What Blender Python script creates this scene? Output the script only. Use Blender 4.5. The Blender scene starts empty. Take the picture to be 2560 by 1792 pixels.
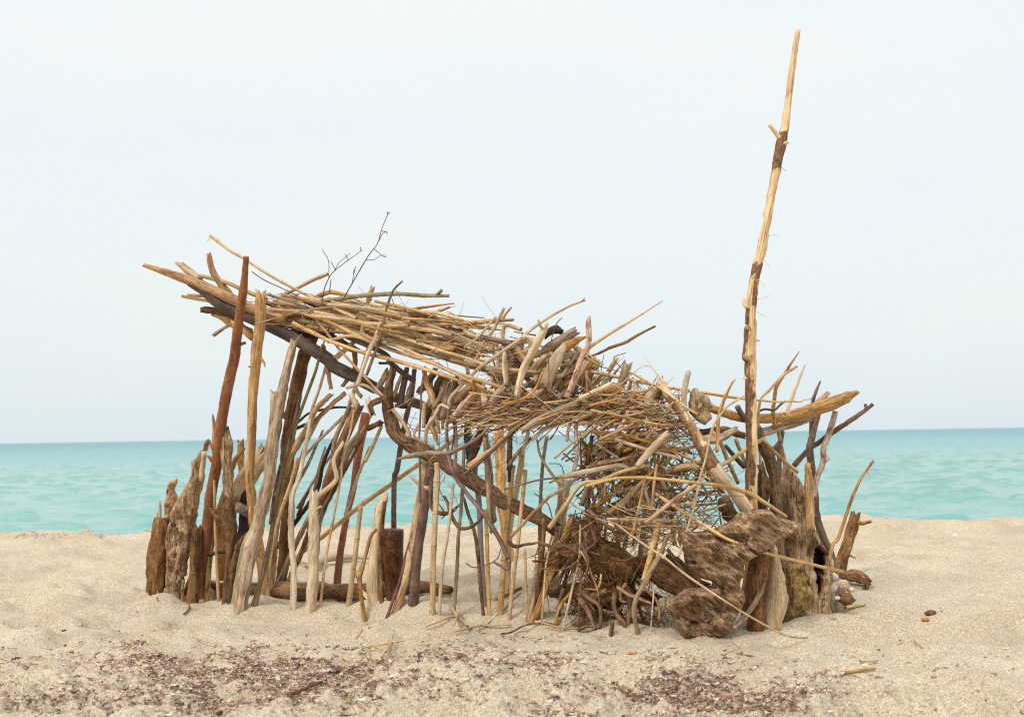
import bpy, math, random
import numpy as np
from mathutils import Vector, Matrix, noise as mnoise

random.seed(7)
R = math.radians
SC = bpy.context.scene
COL = SC.collection

# ------------------------------------------------------------------ camera
CAM_H = 1.0
FPX = 2489.0                       # focal length in pixels of the 2560 wide picture
PITCH, ROLL = math.atan(192.3 / FPX), math.atan(36 / 2296)
f0 = Vector((0, math.cos(PITCH), math.sin(PITCH)))
u0 = Vector((0, -math.sin(PITCH), math.cos(PITCH)))
r0 = Vector((1, 0, 0))
RV = r0 * math.cos(ROLL) - u0 * math.sin(ROLL)
UV = u0 * math.cos(ROLL) + r0 * math.sin(ROLL)
CP = Vector((0, 0, CAM_H))
cam = bpy.data.cameras.new('camera')
cam.sensor_width = 36
cam.lens = FPX / 2560 * 36
cam.clip_start, cam.clip_end = 0.05, 40000
cam.dof.use_dof = True
cam.dof.focus_distance = 5.35
cam.dof.aperture_fstop = 2.8
co = bpy.data.objects.new('camera', cam)
m = Matrix((RV, UV, -f0)).transposed().to_4x4()
m.translation = CP
co.matrix_world = m
COL.objects.link(co)
SC.camera = co

# ------------------------------------------------------------------ world and sun
SUN_EL, SUN_AZ = R(52), R(215)     # azimuth from +Y clockwise: behind the viewer, to one side
w = bpy.data.worlds.new('World')
SC.world = w
w.use_nodes = True
nt = w.node_tree
nt.nodes.clear()
def wn(t, **k):
    n = nt.nodes.new(t)
    for a, b in k.items(): setattr(n, a, b)
    return n
out = wn('ShaderNodeOutputWorld')
bg1, bg2, mix = wn('ShaderNodeBackground'), wn('ShaderNodeBackground'), wn('ShaderNodeMixShader')
sky = wn('ShaderNodeTexSky', sky_type='NISHITA', sun_disc=False, sun_elevation=SUN_EL, sun_rotation=SUN_AZ, dust_density=2.0)
bg1.inputs[1].default_value = 0.10
nt.links.new(sky.outputs[0], bg1.inputs[0])
tc = wn('ShaderNodeTexCoord')
sep = wn('ShaderNodeSeparateXYZ')
nt.links.new(tc.outputs['Generated'], sep.inputs[0])
ramp = wn('ShaderNodeValToRGB')
e = ramp.color_ramp.elements
e[0].position, e[0].color = 0.0, (0.59, 0.66, 0.675, 1)
e[1].position, e[1].color = 1.0, (1.05, 1.06, 1.04, 1)
for p, c in ((0.06, (0.62, 0.68, 0.682, 1)), (0.2, (0.68, 0.725, 0.718, 1)), (0.4, (0.705, 0.75, 0.737, 1))):
    x = e.new(p); x.color = c
nt.links.new(sep.outputs[2], ramp.inputs[0])
mp = wn('ShaderNodeMapping'); mp.inputs['Scale'].default_value = (1.2, 1.2, 4.5)
nz = wn('ShaderNodeTexNoise'); nz.inputs['Scale'].default_value = 1.6; nz.inputs['Detail'].default_value = 5; nz.inputs['Roughness'].default_value = .55
nt.links.new(tc.outputs['Generated'], mp.inputs[0]); nt.links.new(mp.outputs[0], nz.inputs[0])
r2 = wn('ShaderNodeValToRGB')
r2.color_ramp.elements[0].position, r2.color_ramp.elements[0].color = 0.3, (0.945, 0.975, 1.03, 1)
r2.color_ramp.elements[1].position, r2.color_ramp.elements[1].color = 0.62, (1.02, 1.0, 0.99, 1)
nt.links.new(nz.outputs[0], r2.inputs[0])
mx = wn('ShaderNodeMix', data_type='RGBA', blend_type='MULTIPLY'); mx.inputs[0].default_value = 1
nt.links.new(ramp.outputs[0], mx.inputs[6]); nt.links.new(r2.outputs[0], mx.inputs[7])
nt.links.new(mx.outputs[2], bg2.inputs[0]); bg2.inputs[1].default_value = 1.01
mix.inputs[0].default_value = 0.92
nt.links.new(bg1.outputs[0], mix.inputs[1]); nt.links.new(bg2.outputs[0], mix.inputs[2]); nt.links.new(mix.outputs[0], out.inputs[0])

sl = bpy.data.lights.new('sun', 'SUN')
sl.energy, sl.angle, sl.color = 1.5, R(16), (1.0, 0.90, 0.76)
so = bpy.data.objects.new('sun', sl)
d = Vector((math.sin(SUN_AZ) * math.cos(SUN_EL), math.cos(SUN_AZ) * math.cos(SUN_EL), math.sin(SUN_EL)))
so.rotation_euler = d.to_track_quat('Z', 'Y').to_euler()
so.location = (0, 0, 30)
COL.objects.link(so)
SC.view_settings.view_transform = 'Standard'
SC.view_settings.look = 'None'
SC.view_settings.gamma = 1
SC.view_settings.exposure = 0.4
SC.render.engine = 'CYCLES'
SC.cycles.use_denoising = False
SC.cycles.pixel_filter_type = 'BLACKMAN_HARRIS'
SC.cycles.filter_width = 1.15

# ------------------------------------------------------------------ noise and ground height
_rs = np.random.RandomState(3)
_T = _rs.rand(256, 256)
def vnoise(x, y):
    xi, yi = np.floor(x).astype(int), np.floor(y).astype(int)
    fx, fy = x - xi, y - yi
    fx, fy = fx * fx * fx * (fx * (fx * 6 - 15) + 10), fy * fy * fy * (fy * (fy * 6 - 15) + 10)
    a, b = _T[xi % 256, yi % 256], _T[(xi + 1) % 256, yi % 256]
    c, dd = _T[xi % 256, (yi + 1) % 256], _T[(xi + 1) % 256, (yi + 1) % 256]
    return (a + (b - a) * fx) * (1 - fy) + (c + (dd - c) * fx) * fy
def fbm(x, y, o=3):
    s, a = 0, 1.0
    for k in range(o):
        s = s + a * (vnoise(x * 2 ** k + 17.3 * k, y * 2 ** k + 5.1 * k) - .5)
        a *= .5
    return s
_pr = np.random.RandomState(11)
PITS = [(x, y, r, dp, an, el) for x, y, r, dp, an, el in zip(_pr.uniform(-7, 7, 340), _pr.uniform(2.6, 11.5, 340),
        _pr.uniform(.09, .2, 340), _pr.uniform(.02, .055, 340), _pr.uniform(0, 3.14, 340), _pr.uniform(1.1, 2.0, 340))]
PA = np.array(PITS).T
BASES = []
_C, _S = math.cos, math.sin
DEBX = [(-1.75, 4.15, .95, .45), (-0.5, 4.3, .6, .3), (-.9, 3.75, 1.5, .45), (.95, 3.75, .9, .3), (.2, 3.9, .6, .3), (-2.2, 3.8, .5, .3), (2.0, 3.7, .8, .3)]
def hground(x, y):
    x = np.asarray(x, float); y = np.asarray(y, float)
    h = .05 * fbm(x * .9 + 3, y * .9, 2) + .058 * fbm(x * 3.1, y * 3.6 + 9, 2) + .036 * fbm(x * 6.5 + 4, y * 8, 2)
    far = np.clip((y - 8.5) / 2, 0, 1)
    h = h + .05 * far * (vnoise(x * 1.2 + 40, y * 1.1) - .5) + .03 * np.exp(-((y - 10.7) / .7) ** 2)
    if x.ndim == 0:
        dx, dy = x - PA[0], y - PA[1]
        a, b = (dx * np.cos(PA[4]) + dy * np.sin(PA[4])) / (PA[2] * PA[5]), (-dx * np.sin(PA[4]) + dy * np.cos(PA[4])) / PA[2]
        q = a * a + b * b
        h = h - np.sum(PA[3] * (np.exp(-q * 1.6) - .38 * np.exp(-(np.sqrt(q) - 1.35) ** 2 * 5)) * (np.abs(dx) < 3 * PA[2] * PA[5]) * (np.abs(dy) < 3 * PA[2] * PA[5]))
    for (px, py, r, dp, an, el) in (PITS if x.ndim else ()):
        m_ = (np.abs(x - px) < 3 * r * el) & (np.abs(y - py) < 3 * r * el)
        if not np.any(m_): continue
        dx, dy = (x - px), (y - py)
        a, b = (dx * _C(an) + dy * _S(an)) / (r * el), (-dx * _S(an) + dy * _C(an)) / r
        q = a * a + b * b
        h = h - np.where(m_, dp * (np.exp(-q * 1.6) - .38 * np.exp(-(np.sqrt(q) - 1.35) ** 2 * 5)), 0)
    # low mound heaped along the feet of the shelter
    h = h + .02 * np.exp(-((y - (5.62 - .34 * x)) / .25) ** 2) * ((x > -2.4) & (x < 1.9))
    for (bx_, by_) in BASES:
        d2 = ((x - bx_) / .085) ** 2 + ((y - by_ + .01) / .06) ** 2
        h = h + .009 * np.exp(-d2) - .008 * np.exp(-((x - bx_) / .16) ** 2 - ((y - by_ + .13) / .07) ** 2)
    # rough, crumbly patches where weed is mixed into the sand
    for (cx, cy, ax, ay) in DEBX:
        g = np.exp(-(((x - cx) / ax) ** 2 + ((y - cy) / ay) ** 2))
        h = h + g * (.05 * fbm(x * 14, y * 17, 3) + .010)
    # down to the water beyond the crest
    s = np.clip(y - 10.9, 0, None)
    return h - .20 * s + .0 * x

def ray(u, v):
    return f0 + RV * ((u - 1280) / FPX) - UV * ((v - 896) / FPX)
def P(u, v, Y):
    d_ = ray(u, v)
    return CP + d_ * (Y / d_.y)
def G(u, v):
    d_ = ray(u, v)
    t = (0 - CAM_H) / d_.z
    for _ in range(12):
        p = CP + d_ * t
        t2 = (float(hground(p.x, p.y)) - CAM_H) / d_.z
        t = t * .5 + t2 * .5
    return CP + d_ * t
_YF = ((385, 6.3), (960, 5.72), (1330, 5.2), (1790, 4.9), (2060, 5.25), (2400, 5.5))
def YF(u):
    return float(np.interp(u, [a for a, b in _YF], [b for a, b in _YF]))

CROPS = {'A': (340, 540, 4.592), 'B': (340, 840, 4.592), 'C': (340, 1190, 4.592), 'D': (800, 500, 4.592), 'E': (800, 840, 4.592),
         'F': (800, 1190, 4.592), 'G': (1260, 740, 4.592), 'H': (1260, 1040, 4.592), 'I': (1260, 1290, 4.592), 'J': (1700, 800, 4.592),
         'K': (1700, 1100, 4.592), 'L': (1640, 1290, 3.8267), 'M': (1740, 50, 1.89), 'N': (0, 1490, 3.5875), 'O': (640, 1490, 3.5875),
         'Q': (1280, 1560, 3.5875), 'T': (1920, 1400, 3.5875), 'S': (0, 0, .896875)}
def px(path):
    cur, o = 'S', []
    for tok in path.split():
        if tok[0].isalpha(): cur, tok = tok[0], tok[1:]
        a, b = tok.split(',')
        x0, y0, s = CROPS[cur]
        o.append((x0 + float(a) / s, y0 + float(b) / s))
    return o

# ------------------------------------------------------------------ materials
def new_mat(name):
    mt = bpy.data.materials.new(name); mt.use_nodes = True
    t = mt.node_tree; t.nodes.clear()
    o = t.nodes.new('ShaderNodeOutputMaterial'); b = t.nodes.new('ShaderNodeBsdfPrincipled')
    t.links.new(b.outputs[0], o.inputs[0])
    return mt, t, b
def N(t, typ, **k):
    n = t.nodes.new(typ)
    for a, b in k.items():
        if a in n.inputs.keys() if isinstance(a, str) else False: n.inputs[a].default_value = b
        else: setattr(n, a, b)
    return n
def noise(t, vec, scale, detail=3, rough=.55, vscale=None, dist=0.0):
    if vscale is not None:
        mp = t.nodes.new('ShaderNodeMapping'); mp.inputs['Scale'].default_value = vscale
        t.links.new(vec, mp.inputs[0]); vec = mp.outputs[0]
    n = t.nodes.new('ShaderNodeTexNoise')
    n.inputs['Scale'].default_value = scale; n.inputs['Detail'].default_value = detail; n.inputs['Roughness'].default_value = rough
    n.inputs['Distortion'].default_value = dist
    t.links.new(vec, n.inputs['Vector'])
    return n.outputs[0]
def rmp(t, fac, stops, interp='LINEAR'):
    r = t.nodes.new('ShaderNodeValToRGB'); r.color_ramp.interpolation = interp
    el = r.color_ramp.elements
    for i, (p, c) in enumerate(stops):
        x = el[i] if i < 2 else el.new(p)
        x.position = p; x.color = (c[0], c[1], c[2], 1) if hasattr(c, '__len__') else (c, c, c, 1)
    t.links.new(fac, r.inputs[0])
    return r.outputs[0]
def mixc(t, fac, a, b, mode='MIX'):
    n = t.nodes.new('ShaderNodeMix'); n.data_type = 'RGBA'; n.blend_type = mode
    for sock, v in ((n.inputs[0], fac), (n.inputs[6], a), (n.inputs[7], b)):
        if hasattr(v, 'is_linked'): t.links.new(v, sock)
        elif hasattr(v, '__len__'): sock.default_value = (*v, 1)
        else: sock.default_value = v
    return n.outputs[2]
def mth(t, op, a, b=None):
    n = t.nodes.new('ShaderNodeMath'); n.operation = op
    for s, v in zip(n.inputs, (a, b)):
        if v is None: continue
        if hasattr(v, 'is_linked'): t.links.new(v, s)
        else: s.default_value = v
    return n.outputs[0]
def mul(c, k): return tuple(x * k for x in c)

def wood(name, lo, midc, hi, stretch=.10, fine=260, patch=9, crack=.5, bump=.0016, rings=0, patchcol=None, patchamt=.0, bark=None, rough=.75, spec=.25):
    mt, t, b = new_mat(name)
    at = t.nodes.new('ShaderNodeAttribute'); at.attribute_name = 'grain'
    v = at.outputs['Vector']
    f1 = noise(t, v, fine, 4, .6, (1, 1, stretch))
    f2 = noise(t, v, patch, 4, .6, (1, 1, .5), .6)
    f3 = noise(t, v, fine * .28, 3, .6, (1, 1, stretch * .7))
    fac = mth(t, 'ADD', mth(t, 'MULTIPLY', f1, .40), mth(t, 'ADD', mth(t, 'MULTIPLY', f2, .30), mth(t, 'MULTIPLY', f3, .30)))
    col = rmp(t, fac, [(.39, lo), (.595, hi), (.49, midc)])
    if patchcol is not None:
        pm = rmp(t, noise(t, v, patch * 1.9, 5, .65, (1, 1, .45), .8), [(.60 - patchamt, 0.0), (.66 - patchamt, 1.0)])
        col = mixc(t, pm, col, mixc(t, f1, mul(patchcol, .7), mul(patchcol, 1.3)))
    # drying cracks: thin, long and dark
    ck = noise(t, v, fine * .30, 2, .5, (1, 1, stretch * .22), .2)
    ckm = rmp(t, mth(t, 'ABSOLUTE', mth(t, 'SUBTRACT', ck, .5)), [(.0, 1.0), (.022 * crack + .0005, 0.0)])
    ckg = mth(t, 'MULTIPLY', ckm, rmp(t, noise(t, v, 7, 2, .5, (1, 1, .5)), [(.45, 0.0), (.58, 1.0)]))
    col = mixc(t, mth(t, 'MULTIPLY', ckg, .8), col, mul(lo, .35))
    hgt = mth(t, 'SUBTRACT', mth(t, 'ADD', f1, mth(t, 'MULTIPLY', f3, 1.3)), mth(t, 'MULTIPLY', ckg, 1.6))
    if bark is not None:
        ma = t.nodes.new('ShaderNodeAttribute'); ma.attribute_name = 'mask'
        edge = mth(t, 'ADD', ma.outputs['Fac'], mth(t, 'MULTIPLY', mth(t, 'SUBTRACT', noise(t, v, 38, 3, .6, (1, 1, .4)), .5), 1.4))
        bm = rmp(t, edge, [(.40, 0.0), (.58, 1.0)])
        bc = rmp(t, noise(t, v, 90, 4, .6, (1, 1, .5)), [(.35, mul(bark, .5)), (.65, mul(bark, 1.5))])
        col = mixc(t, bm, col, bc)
        hgt = mth(t, 'ADD', hgt, mth(t, 'MULTIPLY', bm, mth(t, 'ADD', 1.2, noise(t, v, 120, 3, .6, (1, 1, .5)))))
    if rings:
        sp = t.nodes.new('ShaderNodeSeparateXYZ'); t.links.new(v, sp.inputs[0])
        fr = mth(t, 'FRACT', mth(t, 'DIVIDE', sp.outputs[2], rings))
        rg = rmp(t, mth(t, 'ABSOLUTE', mth(t, 'SUBTRACT', fr, .5)), [(.0, 1.0), (.018, 0.0)])
        col = mixc(t, mth(t, 'MULTIPLY', rg, .75), col, mul(lo, .4))
        sh = rmp(t, fr, [(.45, 0.0), (.53, 0.0), (.49, .6)])
        hgt = mth(t, 'ADD', hgt, mth(t, 'MULTIPLY', rg, 1.5))
    oi = t.nodes.new('ShaderNodeObjectInfo')
    hs = t.nodes.new('ShaderNodeHueSaturation')
    t.links.new(mth(t, 'ADD', .494, mth(t, 'MULTIPLY', oi.outputs['Random'], .012)), hs.inputs['Hue'])
    t.links.new(mth(t, 'ADD', .80, mth(t, 'MULTIPLY', mth(t, 'FRACT', mth(t, 'MULTIPLY', oi.outputs['Random'], 7.31)), .42)), hs.inputs['Value'])
    t.links.new(mth(t, 'ADD', .89, mth(t, 'MULTIPLY', mth(t, 'FRACT', mth(t, 'MULTIPLY', oi.outputs['Random'], 13.7)), .3)), hs.inputs['Saturation'])
    t.links.new(col, hs.inputs['Color'])
    t.links.new(hs.outputs[0], b.inputs['Base Color'])
    bp = t.nodes.new('ShaderNodeBump'); bp.inputs['Strength'].default_value = 1; bp.inputs['Distance'].default_value = bump
    t.links.new(hgt, bp.inputs['Height']); t.links.new(bp.outputs[0], b.inputs['Normal'])
    b.inputs['Roughness'].default_value = rough
    b.inputs['Specular IOR Level'].default_value = spec
    return mt

M = {}
M['r'] = wood('dry_cane', (.32, .185, .08), (.57, .38, .185), (.76, .57, .34), .06, 300, 7, .25, .0006, rings=.17, patchcol=(.36, .25, .15), patchamt=.03, rough=.45, spec=.4)
M['R'] = wood('red_bark', (.12, .040, .017), (.23, .078, .030), (.33, .13, .05), .35, 150, 8, .3, .0012, patchcol=(.28, .19, .12), patchamt=-.02, rough=.6)
M['g'] = wood('grey_driftwood', (.15, .10, .065), (.36, .26, .17), (.60, .46, .32), .08, 240, 8, .9, .0022, patchcol=(.15, .105, .085), patchamt=-.01)
M['p'] = wood('pale_driftwood', (.38, .26, .16), (.60, .46, .30), (.80, .67, .49), .08, 220, 9, .6, .0014, patchcol=(.40, .30, .22), patchamt=.0)
M['P'] = wood('pale_with_bark', (.44, .28, .15), (.68, .50, .31), (.82, .67, .48), .06, 200, 9, .5, .0022, patchcol=(.46, .26, .13), patchamt=.03, bark=(.19, .11, .07))
M['Q'] = wood('orange_barked_pale_wood', (.52, .33, .17), (.76, .57, .36), (.86, .71, .51), .06, 200, 9, .5, .0022, patchcol=(.55, .29, .11), patchamt=.02, bark=(.27, .14, .065))
M['t'] = wood('tan_driftwood', (.20, .10, .042), (.46, .265, .118), (.72, .48, .25), .08, 240, 9, .8, .0018, patchcol=(.20, .12, .07), patchamt=-.01)
M['b'] = wood('brown_bark', (.055, .029, .016), (.17, .093, .047), (.38, .22, .12), .3, 170, 10, .9, .0035, patchcol=(.27, .19, .13), patchamt=-.02)
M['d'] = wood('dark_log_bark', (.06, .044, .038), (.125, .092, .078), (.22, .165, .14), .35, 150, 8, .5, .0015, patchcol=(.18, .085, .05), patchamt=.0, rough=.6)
M['u'] = wood('purple_twig_bark', (.07, .036, .027), (.17, .10, .075), (.30, .20, .155), .2, 220, 12, .3, .0010, patchcol=(.30, .2, .14), patchamt=-.02, rough=.55)
M['G'] = wood('green_stem', (.10, .09, .02), (.22, .19, .045), (.34, .28, .10), .1, 220, 9, .2, .0006, rough=.5)
M['e'] = wood('grey_green_bark', (.17, .15, .09), (.29, .26, .165), (.42, .37, .25), .2, 200, 12, .3, .0010, patchcol=(.45, .24, .09), patchamt=-.03)
M['o'] = wood('rotten_wood', (.15, .078, .034), (.40, .24, .11), (.66, .46, .25), .35, 110, 14, 1.0, .006, patchcol=(.10, .068, .045), patchamt=-.01)
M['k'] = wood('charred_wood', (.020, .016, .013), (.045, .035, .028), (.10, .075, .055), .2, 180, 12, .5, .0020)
M['x'] = wood('pink_peeled_bark', (.30, .17, .12), (.58, .42, .31), (.80, .67, .54), .3, 140, 14, .3, .0010, patchcol=(.33, .15, .12), patchamt=.05)
M['f'] = wood('fibrous_root', (.07, .036, .020), (.18, .100, .055), (.38, .235, .135), .12, 240, 14, .8, .0030, patchcol=(.42, .21, .08), patchamt=-.03)
M['Y'] = wood('lichen_bark', (.09, .07, .03), (.20, .15, .05), (.33, .26, .09), .4, 160, 18, .4, .0040, patchcol=(.46, .34, .05), patchamt=.05)
M['w'] = wood('worn_root_slab', (.085, .043, .023), (.25, .135, .068), (.50, .31, .165), .10, 110, 7, 1.0, .005, patchcol=(.60, .36, .18), patchamt=.03, bark=(.06, .036, .022))
def plain(name, c, rough, spec=.5):
    mt, t, b = new_mat(name)
    at = t.nodes.new('ShaderNodeAttribute'); at.attribute_name = 'grain'
    f = noise(t, at.outputs['Vector'], 60, 4)
    t.links.new(rmp(t, f, [(.35, mul(c, .8)), (.65, mul(c, 1.2))]), b.inputs['Base Color'])
    b.inputs['Roughness'].default_value = rough; b.inputs['Specular IOR Level'].default_value = spec
    return mt
M['s'] = wood('dark_glossy_bark', (.025, .012, .008), (.085, .038, .020), (.20, .10, .05), .6, 90, 12, .5, .005, patchcol=(.40, .17, .04), patchamt=-.035, rough=.4)
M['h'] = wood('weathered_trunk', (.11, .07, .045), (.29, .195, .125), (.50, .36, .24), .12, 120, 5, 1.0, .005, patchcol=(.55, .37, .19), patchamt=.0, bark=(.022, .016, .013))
def twigmat(name, stops):
    mt, t, b = new_mat(name)
    ma = t.nodes.new('ShaderNodeAttribute'); ma.attribute_name = 'mask'
    at = t.nodes.new('ShaderNodeAttribute'); at.attribute_name = 'grain'
    c = rmp(t, ma.outputs['Fac'], stops)
    c = mixc(t, 1.0, c, rmp(t, noise(t, at.outputs['Vector'], 60, 3), [(.35, .7), (.65, 1.25)]), 'MULTIPLY')
    t.links.new(c, b.inputs['Base Color']); b.inputs['Roughness'].default_value = .75
    return mt
M['1'] = twigmat('mixed_twigs', [(0.0, (.10, .05, .03)), (1.0, (.70, .52, .32)), (.3, (.26, .15, .08)), (.6, (.48, .31, .16)), (.8, (.62, .40, .18))])
M['2'] = twigmat('dark_twigs', [(0.0, (.05, .028, .018)), (1.0, (.42, .28, .16)), (.5, (.16, .09, .05))])
M['m'] = plain('grey_plastic_pipe', (.27, .26, .25), .35)
M['B'] = plain('blue_plastic', (.010, .045, .105), .4)
M['K'] = plain('black_plastic', (.012, .012, .013), .35)
M['W'] = plain('white_shell', (.80, .76, .70), .5)
M['O'] = plain('orange_leaf', (.50, .15, .03), .6)
M['S'] = plain('pale_pebble', (.6, .5, .42), .6)
# ------------------------------------------------------------------ mesh builders
class MB:
    def __init__(s): s.v, s.f, s.g, s.k = [], [], [], []
    def tube(s, pts, rad, sides=8, rough=.05, end=('rag', 'rag'), seed=0., mask=None, nodes=0., flat=1.0, nscale=1.0, cap0=True):
        n = len(pts)
        L = [0.]
        for i in range(1, n): L.append(L[-1] + (pts[i] - pts[i - 1]).length)
        tan = [(pts[min(i + 1, n - 1)] - pts[max(i - 1, 0)]).normalized() for i in range(n)]
        ref = Vector((0, 1, 0)) if abs(tan[0].y) < .9 else Vector((1, 0, 0))
        a = tan[0].cross(ref).normalized()
        base = len(s.v)
        so_ = (seed * 37.17) % 50
        rag = random.Random(int(seed * 1000) + 5)
        for i in range(n):
            a = (a - tan[i] * a.dot(tan[i])).normalized()
            b = tan[i].cross(a)
            r = rad[i]
            if nodes:
                q = ((L[i] + so_ * nodes) / nodes) % 1.0
                r *= 1 + .16 * math.exp(-((q - .5) * nodes / .008) ** 2)
            for j in range(sides):
                th = 2 * math.pi * j / sides
                cx, cy = math.cos(th), math.sin(th)
                rr = r
                if rough:
                    k1 = nscale / max(r, .004)
                    nv = mnoise.noise(Vector((cx * .9 + so_, cy * .9, L[i] * k1 * .35))) + .5 * mnoise.noise(Vector((cx * 2.2 + so_, cy * 2.2, L[i] * k1 * .9 + 9)))
                    rr *= 1 + rough * nv * 1.6
                off = 0.
                if i == 0 and end[0] == 'rag' or i == n - 1 and end[1] == 'rag':
                    off = (rag.random() ** 1.5) * r * 1.5 * (1 if i else -1)
                p = pts[i] + a * (cx * rr) + b * (cy * rr * flat) + tan[i] * off
                s.v.append(p)
                s.g.append((cx * r, cy * r, L[i] + (so_ * nodes if nodes else so_)))
                s.k.append(mask(L[i] / max(L[-1], 1e-6), th) if mask else 0.)
        for i in range(n - 1):
            for j in range(sides):
                q = (j + 1) % sides
                s.f.append((base + i * sides + j, base + i * sides + q, base + (i + 1) * sides + q, base + (i + 1) * sides + j))
        for i, e in ((0, end[0]), (n - 1, end[1])):
            c = len(s.v)
            r = rad[i]
            sg = 1 if i else -1
            push = {'rag': .3, 'flat': -.02, 'point': 1.6, 'hollow': -2.2}.get(e, .0) * r * sg
            s.v.append(pts[i] + tan[i] * push)
            s.g.append((0, 0, L[i] + push + (so_ * nodes if nodes else so_)))
            s.k.append(0.)
            for j in range(sides):
                q = (j + 1) % sides
                f = (base + i * sides + j, base + i * sides + q, c)
                s.f.append(f if i else f[::-1])
        return s
    def build(s, name, mat, parent=None, origin=None, smooth=True):
        me = bpy.data.meshes.new(name)
        V = np.array([tuple(p) for p in s.v], dtype=np.float32)
        o = np.array(tuple(origin) if origin is not None else V[0], dtype=np.float32)
        me.from_pydata((V - o).tolist(), [], s.f)
        if smooth: me.polygons.foreach_set('use_smooth', [True] * len(me.polygons))
        at = me.attributes.new('grain', 'FLOAT_VECTOR', 'POINT'); at.data.foreach_set('vector', np.array(s.g, dtype=np.float32).ravel())
        ak = me.attributes.new('mask', 'FLOAT', 'POINT'); ak.data.foreach_set('value', np.array(s.k, dtype=np.float32))
        me.materials.append(mat)
        me.update()
        ob = bpy.data.objects.new(name, me)
        COL.objects.link(ob)
        if parent is not None:
            ob.parent = parent
            ob.location = Vector(o) - parent.location
        else: ob.location = o
        return ob

def resample(pts, vals, step):
    """Catmull-Rom through pts (vals ride along), sampled every step metres"""
    n = len(pts)
    if n == 2:
        pts = [pts[0], pts[0].lerp(pts[1], .5), pts[1]]; vals = [vals[0], [(a + b) / 2 for a, b in zip(vals[0], vals[1])], vals[1]]; n = 3
    P_ = [pts[0] * 2 - pts[1]] + list(pts) + [pts[-1] * 2 - pts[-2]]
    op, ov = [], []
    for i in range(n - 1):
        p0, p1, p2, p3 = P_[i:i + 4]
        k = max(1, int(round((p2 - p1).length / step)))
        for j in range(k):
            t = j / k
            q = .5 * ((2 * p1) + (p2 - p0) * t + (2 * p0 - 5 * p1 + 4 * p2 - p3) * t * t + (3 * p1 - p0 - 3 * p2 + p3) * t ** 3)
            op.append(q); ov.append([a + (b - a) * t for a, b in zip(vals[i], vals[i + 1])])
    op.append(pts[-1].copy()); ov.append(list(vals[-1]))
    return op, ov

STY = {  # roughness of the section, ends, wobble
    'r': (.05, 'hollow', .05), 'R': (.06, 'flat', .03), 's': (.12, 'flat', .02), 'h': (.1, 'rag', .0), 'Q': (.13, 'rag', .04), 'g': (.17, 'rag', .06), 'p': (.13, 'rag', .05), 'P': (.11, 'flat', .04), 't': (.16, 'rag', .05),
    'b': (.19, 'rag', .08), 'd': (.05, 'flat', .08), 'u': (.11, 'flat', .12), 'G': (.03, 'point', .1), 'e': (.09, 'rag', .12), 'o': (.28, 'rag', .15),
    'k': (.15, 'rag', .2), 'x': (.08, 'flat', .12), 'f': (.20, 'rag', .25), 'Y': (.2, 'rag', .12), 'w': (.2, 'rag', .1),
    'm': (0., 'hollow', 0.), 'B': (.15, 'flat', .0), 'K': (.0, 'flat', .0), 'W': (.1, 'flat', 0), 'O': (.1, 'point', 0), 'S': (.1, 'flat', 0)}
CATS = {'cane': 'cane', 'driftwood_stick': 'stick', 'driftwood_log': 'log', 'driftwood_post': 'post', 'driftwood_plank': 'plank', 'twig': 'twig',
        'driftwood_stump': 'stump', 'driftwood_pole': 'pole', 'driftwood_beam': 'beam', 'forked_branch': 'branch', 'branch': 'branch', 'root_branch': 'root',
        'grey_pipe': 'pipe', 'plastic_strip': 'plastic strip', 'plastic_handle': 'handle', 'dry_stem': 'stem', 'reed_straw': 'straw', 'curved_stick': 'stick'}
_seed = [0]
def path3d(pp, ds):
    """pixel path + depth spec -> 3d points (the foot is sunk into the sand when depth starts with g)"""
    lens = [0.]
    for i in range(1, len(pp)): lens.append(lens[-1] + math.hypot(pp[i][0] - pp[i - 1][0], pp[i][1] - pp[i - 1][1]))
    tot = max(lens[-1], 1e-6)
    if ds[0] == 'g':
        g = G(*pp[0])
        offs = [0.] + [(YF(pp[-1][0]) + float(x[1:]) - g.y) if x[0] == '@' else float(x) for x in ds[1:]] if len(ds) > 1 else [0., 0.]
        out = []
        for i, (u, v) in enumerate(pp):
            o = float(np.interp(lens[i] / tot, np.linspace(0, 1, len(offs)), offs))
            out.append(P(u, v, g.y + o))
        d_ = (out[0] - out[1]).normalized()
        out[0] = out[0] + d_ * .12
        return out
    if ds[0] == 'lie':
        dz = float(ds[1]) if len(ds) > 1 else 0.
        return [G(u, v) + Vector((0, 0, dz)) for (u, v) in pp]
    offs = [float(x) for x in ds]
    if len(offs) == 1: offs *= 2
    return [P(u, v, YF(u) + float(np.interp(lens[i] / tot, np.linspace(0, 1, len(offs)), offs))) for i, (u, v) in enumerate(pp)]

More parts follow.
